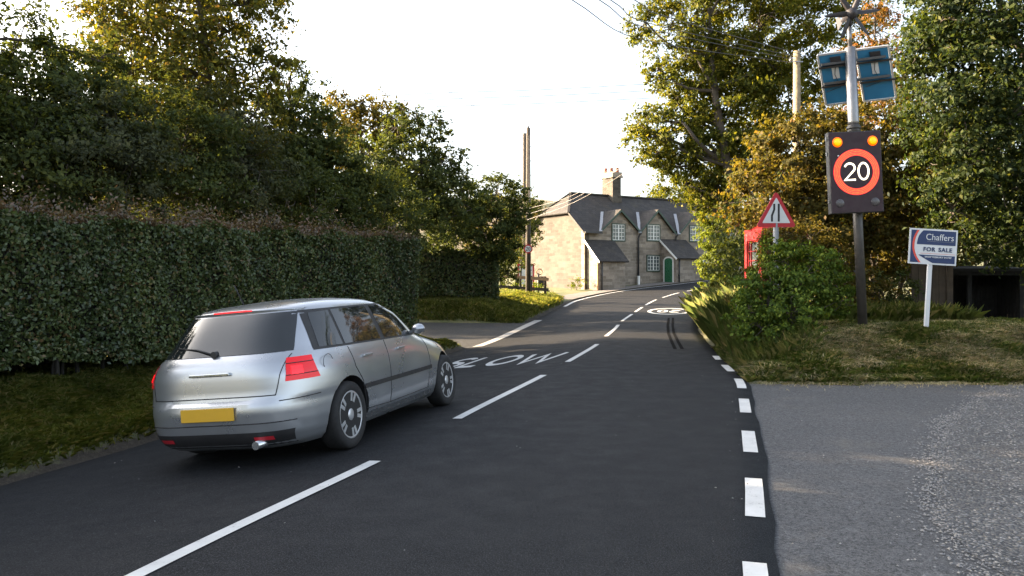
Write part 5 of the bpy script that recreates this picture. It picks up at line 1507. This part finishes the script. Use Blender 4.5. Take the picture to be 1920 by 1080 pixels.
for s in (-1, 1):
    # black surround then the panes
    surr = side_patch('window_surround', s, quadrows((.52,.965),(2.78,.945),(2.2,1.345),(.62,1.33), 40, 8), .003, M['cardark'])
    side_patch('window', s, quadrows((.60,.985),(.96,.98),(.97,1.31),(.69,1.30), 8, 6), .006, M['carglass'], surr)
    side_patch('window', s, quadrows((1.0,.98),(1.74,.972),(1.70,1.325),(1.01,1.315), 12, 6), .006, M['carglass'], surr)
    side_patch('window', s, quadrows((1.84,.972),(2.68,.962),(2.17,1.325),(1.79,1.325), 12, 6), .006, M['carglass'], surr)
    # door edges, handles, sill, rub strip
    seam = MB()
    def seamline(pts):
        q = []
        for (x0,z0),(x1,z1) in zip(pts[:-1], pts[1:]):
            for t in np.linspace(0, 1, 12): q.append((x0+(x1-x0)*t, z0+(z1-z0)*t))
        seam.tube([(x, s*(yside(x, z)+.0005), z) for x, z in q], .0045, 4, cap=False)
    seamline([(1.02,.95),(1.06,.75),(1.18,.6),(1.25,.32),(1.80,.3),(1.81,.6),(1.79,.95)])
    seam.build('door_seam', M['cardark'], car, fixn=False); seam = MB()
    seamline([(1.81,.6),(1.80,.3),(2.85,.31),(2.93,.6),(2.86,.93)])
    seam.build('door_seam', M['cardark'], car, fixn=False); seam = MB()
    seamline([(.1,.58),(.3,.585),(.46,.59)]); seam.build('bumper_seam', M['cardark'], car, fixn=False)
    if s < 0:
        fl_ = MB(); fl_.tube([(.62+.085*math.cos(a), s*(yside(.62, .84)+.001), .845+.07*math.sin(a)) for a in [2*math.pi*k/20 for k in range(21)]], .003, 4, cap=False); fl_.build('fuel_flap', M['cardark'], car, fixn=False)
    for xh in (1.22, 2.02):
        y = yside(xh+.08, .84); mb = MB(); mb.box((xh, s*y-.008, .825), (xh+.19, s*y+.008, .85)); mb.box((xh, s*(y+.02)-.009, .826), (xh+.19, s*(y+.02)+.009, .85), .006)
        mb.build('door_handle', M['silver'], car)
    side_patch('rub_strip', s, quadrows((1.2,.52),(2.95,.52),(2.95,.565),(1.2,.565), 30, 2), .012, M['cardark'])
    side_patch('sill_trim', s, quadrows((1.22,.22),(2.98,.22),(2.98,.275),(1.22,.275), 30, 2), .01, M['chrome'])
    # mirror
    y = yside(2.62, .98); mb = MB()
    P = []
    for i in range(9):
        a = math.pi*i/8; row = []
        for k in range(13):
            b = 2*math.pi*k/12; row.append((2.62-.06*math.cos(a)*1.0, s*(y+.1+.08*math.sin(a)*math.cos(b)), 1.01+.058*math.sin(a)*math.sin(b)))
        P.append(row)
    mb.grid(P); mb.bar((2.63, s*(y-.02), .975), (2.62, s*(y+.08), 1.0), .05, .03); mb.build('mirror', M['silver'], car)
    # tail lamp wraps from the tail on to the flank
    P = []
    for j in range(9):
        z = .735+.195*j/8; row = []
        for i in range(19):
            a = .36+(.83-.36)*i/18 if True else 0
            a0 = .50+.06*(j/8); a1 = 1.0-.1*(j/8)
            a = a0+(a1-a0)*i/18
            p = cpoint(z, a); q = cpoint(z, a+.01)-cpoint(z, a-.01); n = Vector((-q.y, q.x, 0)).normalized()
            row.append((p.x+n.x*.008, s*(p.y+n.y*.008), p.z))
        P.append(row)
    lamp = MB().grid(P).build('tail_lamp', M['tail'], car)
    inner = [[(lambda v: (v[0]-.004, v[1]+s*.003, v[2]))(P[j][i]) for i in range(3, 11)] for j in range(2, 6)]
    MB().grid(inner).build('brake_light', M['brake'], lamp)
    for j in (2, 6): MB().tube([(v[0]-.003, v[1]+s*.002, v[2]) for v in P[j]], .004, 4).build('lens_divider', M['cardark'], lamp)
    # head lamp
    P = []
    for j in range(7):
        z = .66+.16*j/6; row = []
        for i in range(13):
            a = math.pi-.42-.42*i/12; p = cpoint(z, a); q = cpoint(z, a+.01)-cpoint(z, a-.01); n = Vector((-q.y, q.x, 0)).normalized()
            row.append((p.x+n.x*.007, s*(p.y+n.y*.007), p.z))
        P.append(row)
    MB().grid(P).build('headlamp', M['headlamp'], car)
# tailgate
rw = rear_patch('rear_window', quadrows((-.66,.985),(.66,.985),(.56,1.325),(-.56,1.325), 24, 10), .006, M['carglass'])
rows = quadrows((-.012,.0),(.012,.0),(.012,1),(-.012,1),1,1)
mb = MB(); mb.tube([(xrear(0,1.0)-.03,.0,1.0),(xrear(.2,1.05)-.02,.2,1.05),(xrear(.42,1.07)-.015,.42,1.07)], .008, 6); mb.lathe([(.03,xrear(0,1)-.04),(.03,xrear(0,1)+.03)], (0,0,1.0), 'x', 10); mb.build('wiper', M['cardark'], rw)
# spoiler lip with the high brake light
sp = []
for j, (dx, z) in enumerate(((.09,1.375),(-.07,1.366),(-.075,1.352),(.02,1.338))):
    sp.append([(xrear(y*.96, 1.37)+dx, y, z-.015*(y/.58)**2) for y in np.linspace(-.58, .58, 21)])
spo = MB().grid(sp).build('spoiler', M['silver'], car)
MB().grid([[(xrear(y*.96,1.37)-.0795, y, z-.015*(y/.58)**2) for y in np.linspace(-.2,.2,9)] for z in (1.354,1.366)]).build('high_brake_light', M['brake'], spo)
sm_ = MB()
def rl(pts):
    q = []
    for (y0,z0),(y1,z1) in zip(pts[:-1], pts[1:]):
        for t in np.linspace(0,1,14): q.append((y0+(y1-y0)*t, z0+(z1-z0)*t))
    sm_.tube([(xrear(y,z)-.001, y, z) for y, z in q], .005, 4, cap=False)
rl([(-.66,.96),(-.62,.72),(-.6,.63),(.6,.63),(.62,.72),(.66,.96)])
sm_.build('tailgate_seam', M['cardark'], car, fixn=False)
rear_patch('lower_valance', quadrows((-.66,.20),(.66,.20),(.70,.33),(-.70,.33),30,4), .006, M['cardark'])
MB().box((xrear(0,.5)-.022,-.26,.445),(xrear(0,.5)-.006,.26,.556),.003).build('number_plate', M['plate'], car)
MB().box((xrear(0,.83)-.03,-.2,.82),(xrear(0,.83)+.01,.2,.845),.006).build('boot_handle', M['chrome'], car)
MB().tube([(-.02,-.45,.23),(.25,-.45,.23)], .035, 12).build('exhaust', M['chrome'], car)
rear_patch('reflector', quadrows((.40,.255),(.56,.255),(.56,.29),(.40,.29),4,1), .012, M['redsign']); rear_patch('reflector', quadrows((-.56,.255),(-.40,.255),(-.40,.29),(-.56,.29),4,1), .012, M['redsign'])
sb = MB(); sb.tube([(xrear(y, .405)-.001, y, .405) for y in np.linspace(-.72,.72,30)], .005, 4, cap=False); sb.build('bumper_seam', M['cardark'], car, fixn=False)
# windscreen and grille (seen only from in front)
P = []
for j in range(9):
    z = .97+.35*j/8
    P.append([tuple(Vector((cp(XF,z), 0, z)) if False else cpoint(z, math.pi-.0-abs(t)*.62)*1.0) if t >= 0 else (lambda p: (p.x, -p.y, p.z))(cpoint(z, math.pi-abs(t)*.62)) for t in np.linspace(-1,1,21)])
P = [[(p[0]+.006, p[1], p[2]+.003) for p in r] for r in P]
MB().grid(P).build('windscreen', M['carglass'], car)
P = []
for j in range(5):
    z = .5+.14*j/4
    P.append([(cpoint(z, math.pi-abs(t)*.35).x+.006, math.copysign(cpoint(z, math.pi-abs(t)*.35).y, t), z) for t in np.linspace(-1,1,15)])
MB().grid(P).build('grille', M['cardark'], car)
mb = MB(); mb.tube([(.62,.0,1.425),(.5,0,1.6)], .006, 5); mb.build('aerial', M['cardark'], car)
mb = MB(); mb.box((.5,-.5,.16),(3.8,.5,.2)); mb.build('underbody', M['cardark'], car)
# wheels
def wheel():
    w = MB()
    w.lathe([(.215,-.09),(.24,-.105),(.285,-.105),(.308,-.09),(.315,-.05),(.315,.05),(.308,.09),(.285,.105),(.24,.105),(.215,.09)], (0,0,0), 'y', 48)
    return w
def rim(sg):
    r = MB()
    r.lathe([(.216,-.085),(.222,-.095),(.205,-.09),(.2,-.05),(.2,.08)], (0,0,0), 'y', 48)
    for k in range(5):
        for d in (-.17, .17):
            a = 2*math.pi*k/5+d; a2 = 2*math.pi*k/5+d*.6
            p0 = Vector((.045*math.cos(a2), -.078, .045*math.sin(a2))); p1 = Vector((.207*math.cos(a), -.082, .207*math.sin(a)))
            r.bar(p0, p1, .034, .02, up=(0,1,0))
    r.lathe([(.0,-.098),(.03,-.096),(.055,-.09),(.062,-.07)], (0,0,0), 'y', 20)
    return r
for x in (RX, RX+WB):
    for s in (-1, 1):
        w = wheel().build('wheel', M['tyre'], car); w.location = (x, s*TR, WR); w.rotation_euler = (0, .4+x, 0 if s < 0 else math.pi)
        rim(s).build('rim', M['alloy'], w)
        mb = MB(); mb.lathe([(.2,.0),(.0,.0)], (0,-.01,0), 'y', 32); mb.lathe([(.125,-.045),(.125,-.03)], (0,0,0), 'y', 28); mb.build('brake_disc', M['cardark'], w)

car.scale = (1.04, 1.03, 1.03)
# ================================================================== CAMERA, SUN, SKY
cam = bpy.data.cameras.new('camera'); camo = bpy.data.objects.new('camera', cam); col.objects.link(camo)
cam.sensor_width = 36; cam.lens = F/1920*36; cam.shift_y = -20/1920
camo.location = (0, 0, H); camo.rotation_euler = (R(90), 0, 0)
cam.clip_start = .05; cam.clip_end = 8000
scn.camera = camo
AZ, EL = 71.0, 18.0
w = bpy.data.worlds.new('World'); scn.world = w; w.use_nodes = True
n = w.node_tree.nodes; sky = n.new('ShaderNodeTexSky'); sky.sky_type = 'NISHITA'; sky.sun_disc = False
sky.sun_elevation = R(EL); sky.sun_rotation = R(-AZ); sky.air_density = 1.0; sky.dust_density = 4.0; sky.ozone_density = 1.0
hs = n.new('ShaderNodeHueSaturation'); hs.inputs['Saturation'].default_value = .55   # hazy evening air
w.node_tree.links.new(sky.outputs[0], hs.inputs['Color'])
w.node_tree.links.new(hs.outputs[0], n['Background'].inputs[0]); n['Background'].inputs[1].default_value = .088
ld = bpy.data.lights.new('sun', 'SUN'); ld.energy = 5.0; ld.angle = R(.5); ld.color = (1.0, .76, .5)
so = bpy.data.objects.new('sun', ld); col.objects.link(so)
sd = Vector((-math.sin(R(AZ))*math.cos(R(EL)), math.cos(R(AZ))*math.cos(R(EL)), math.sin(R(EL))))
so.rotation_euler = sd.to_track_quat('Z', 'Y').to_euler()
scn.view_settings.view_transform = 'Standard'; scn.view_settings.look = 'None'
scn.view_settings.exposure = 2.85; scn.view_settings.gamma = 1.0; scn.view_settings.use_curve_mapping = False
scn.cycles.max_bounces = 6; scn.cycles.diffuse_bounces = 3; scn.cycles.transmission_bounces = 4
scn.cycles.use_denoising = True
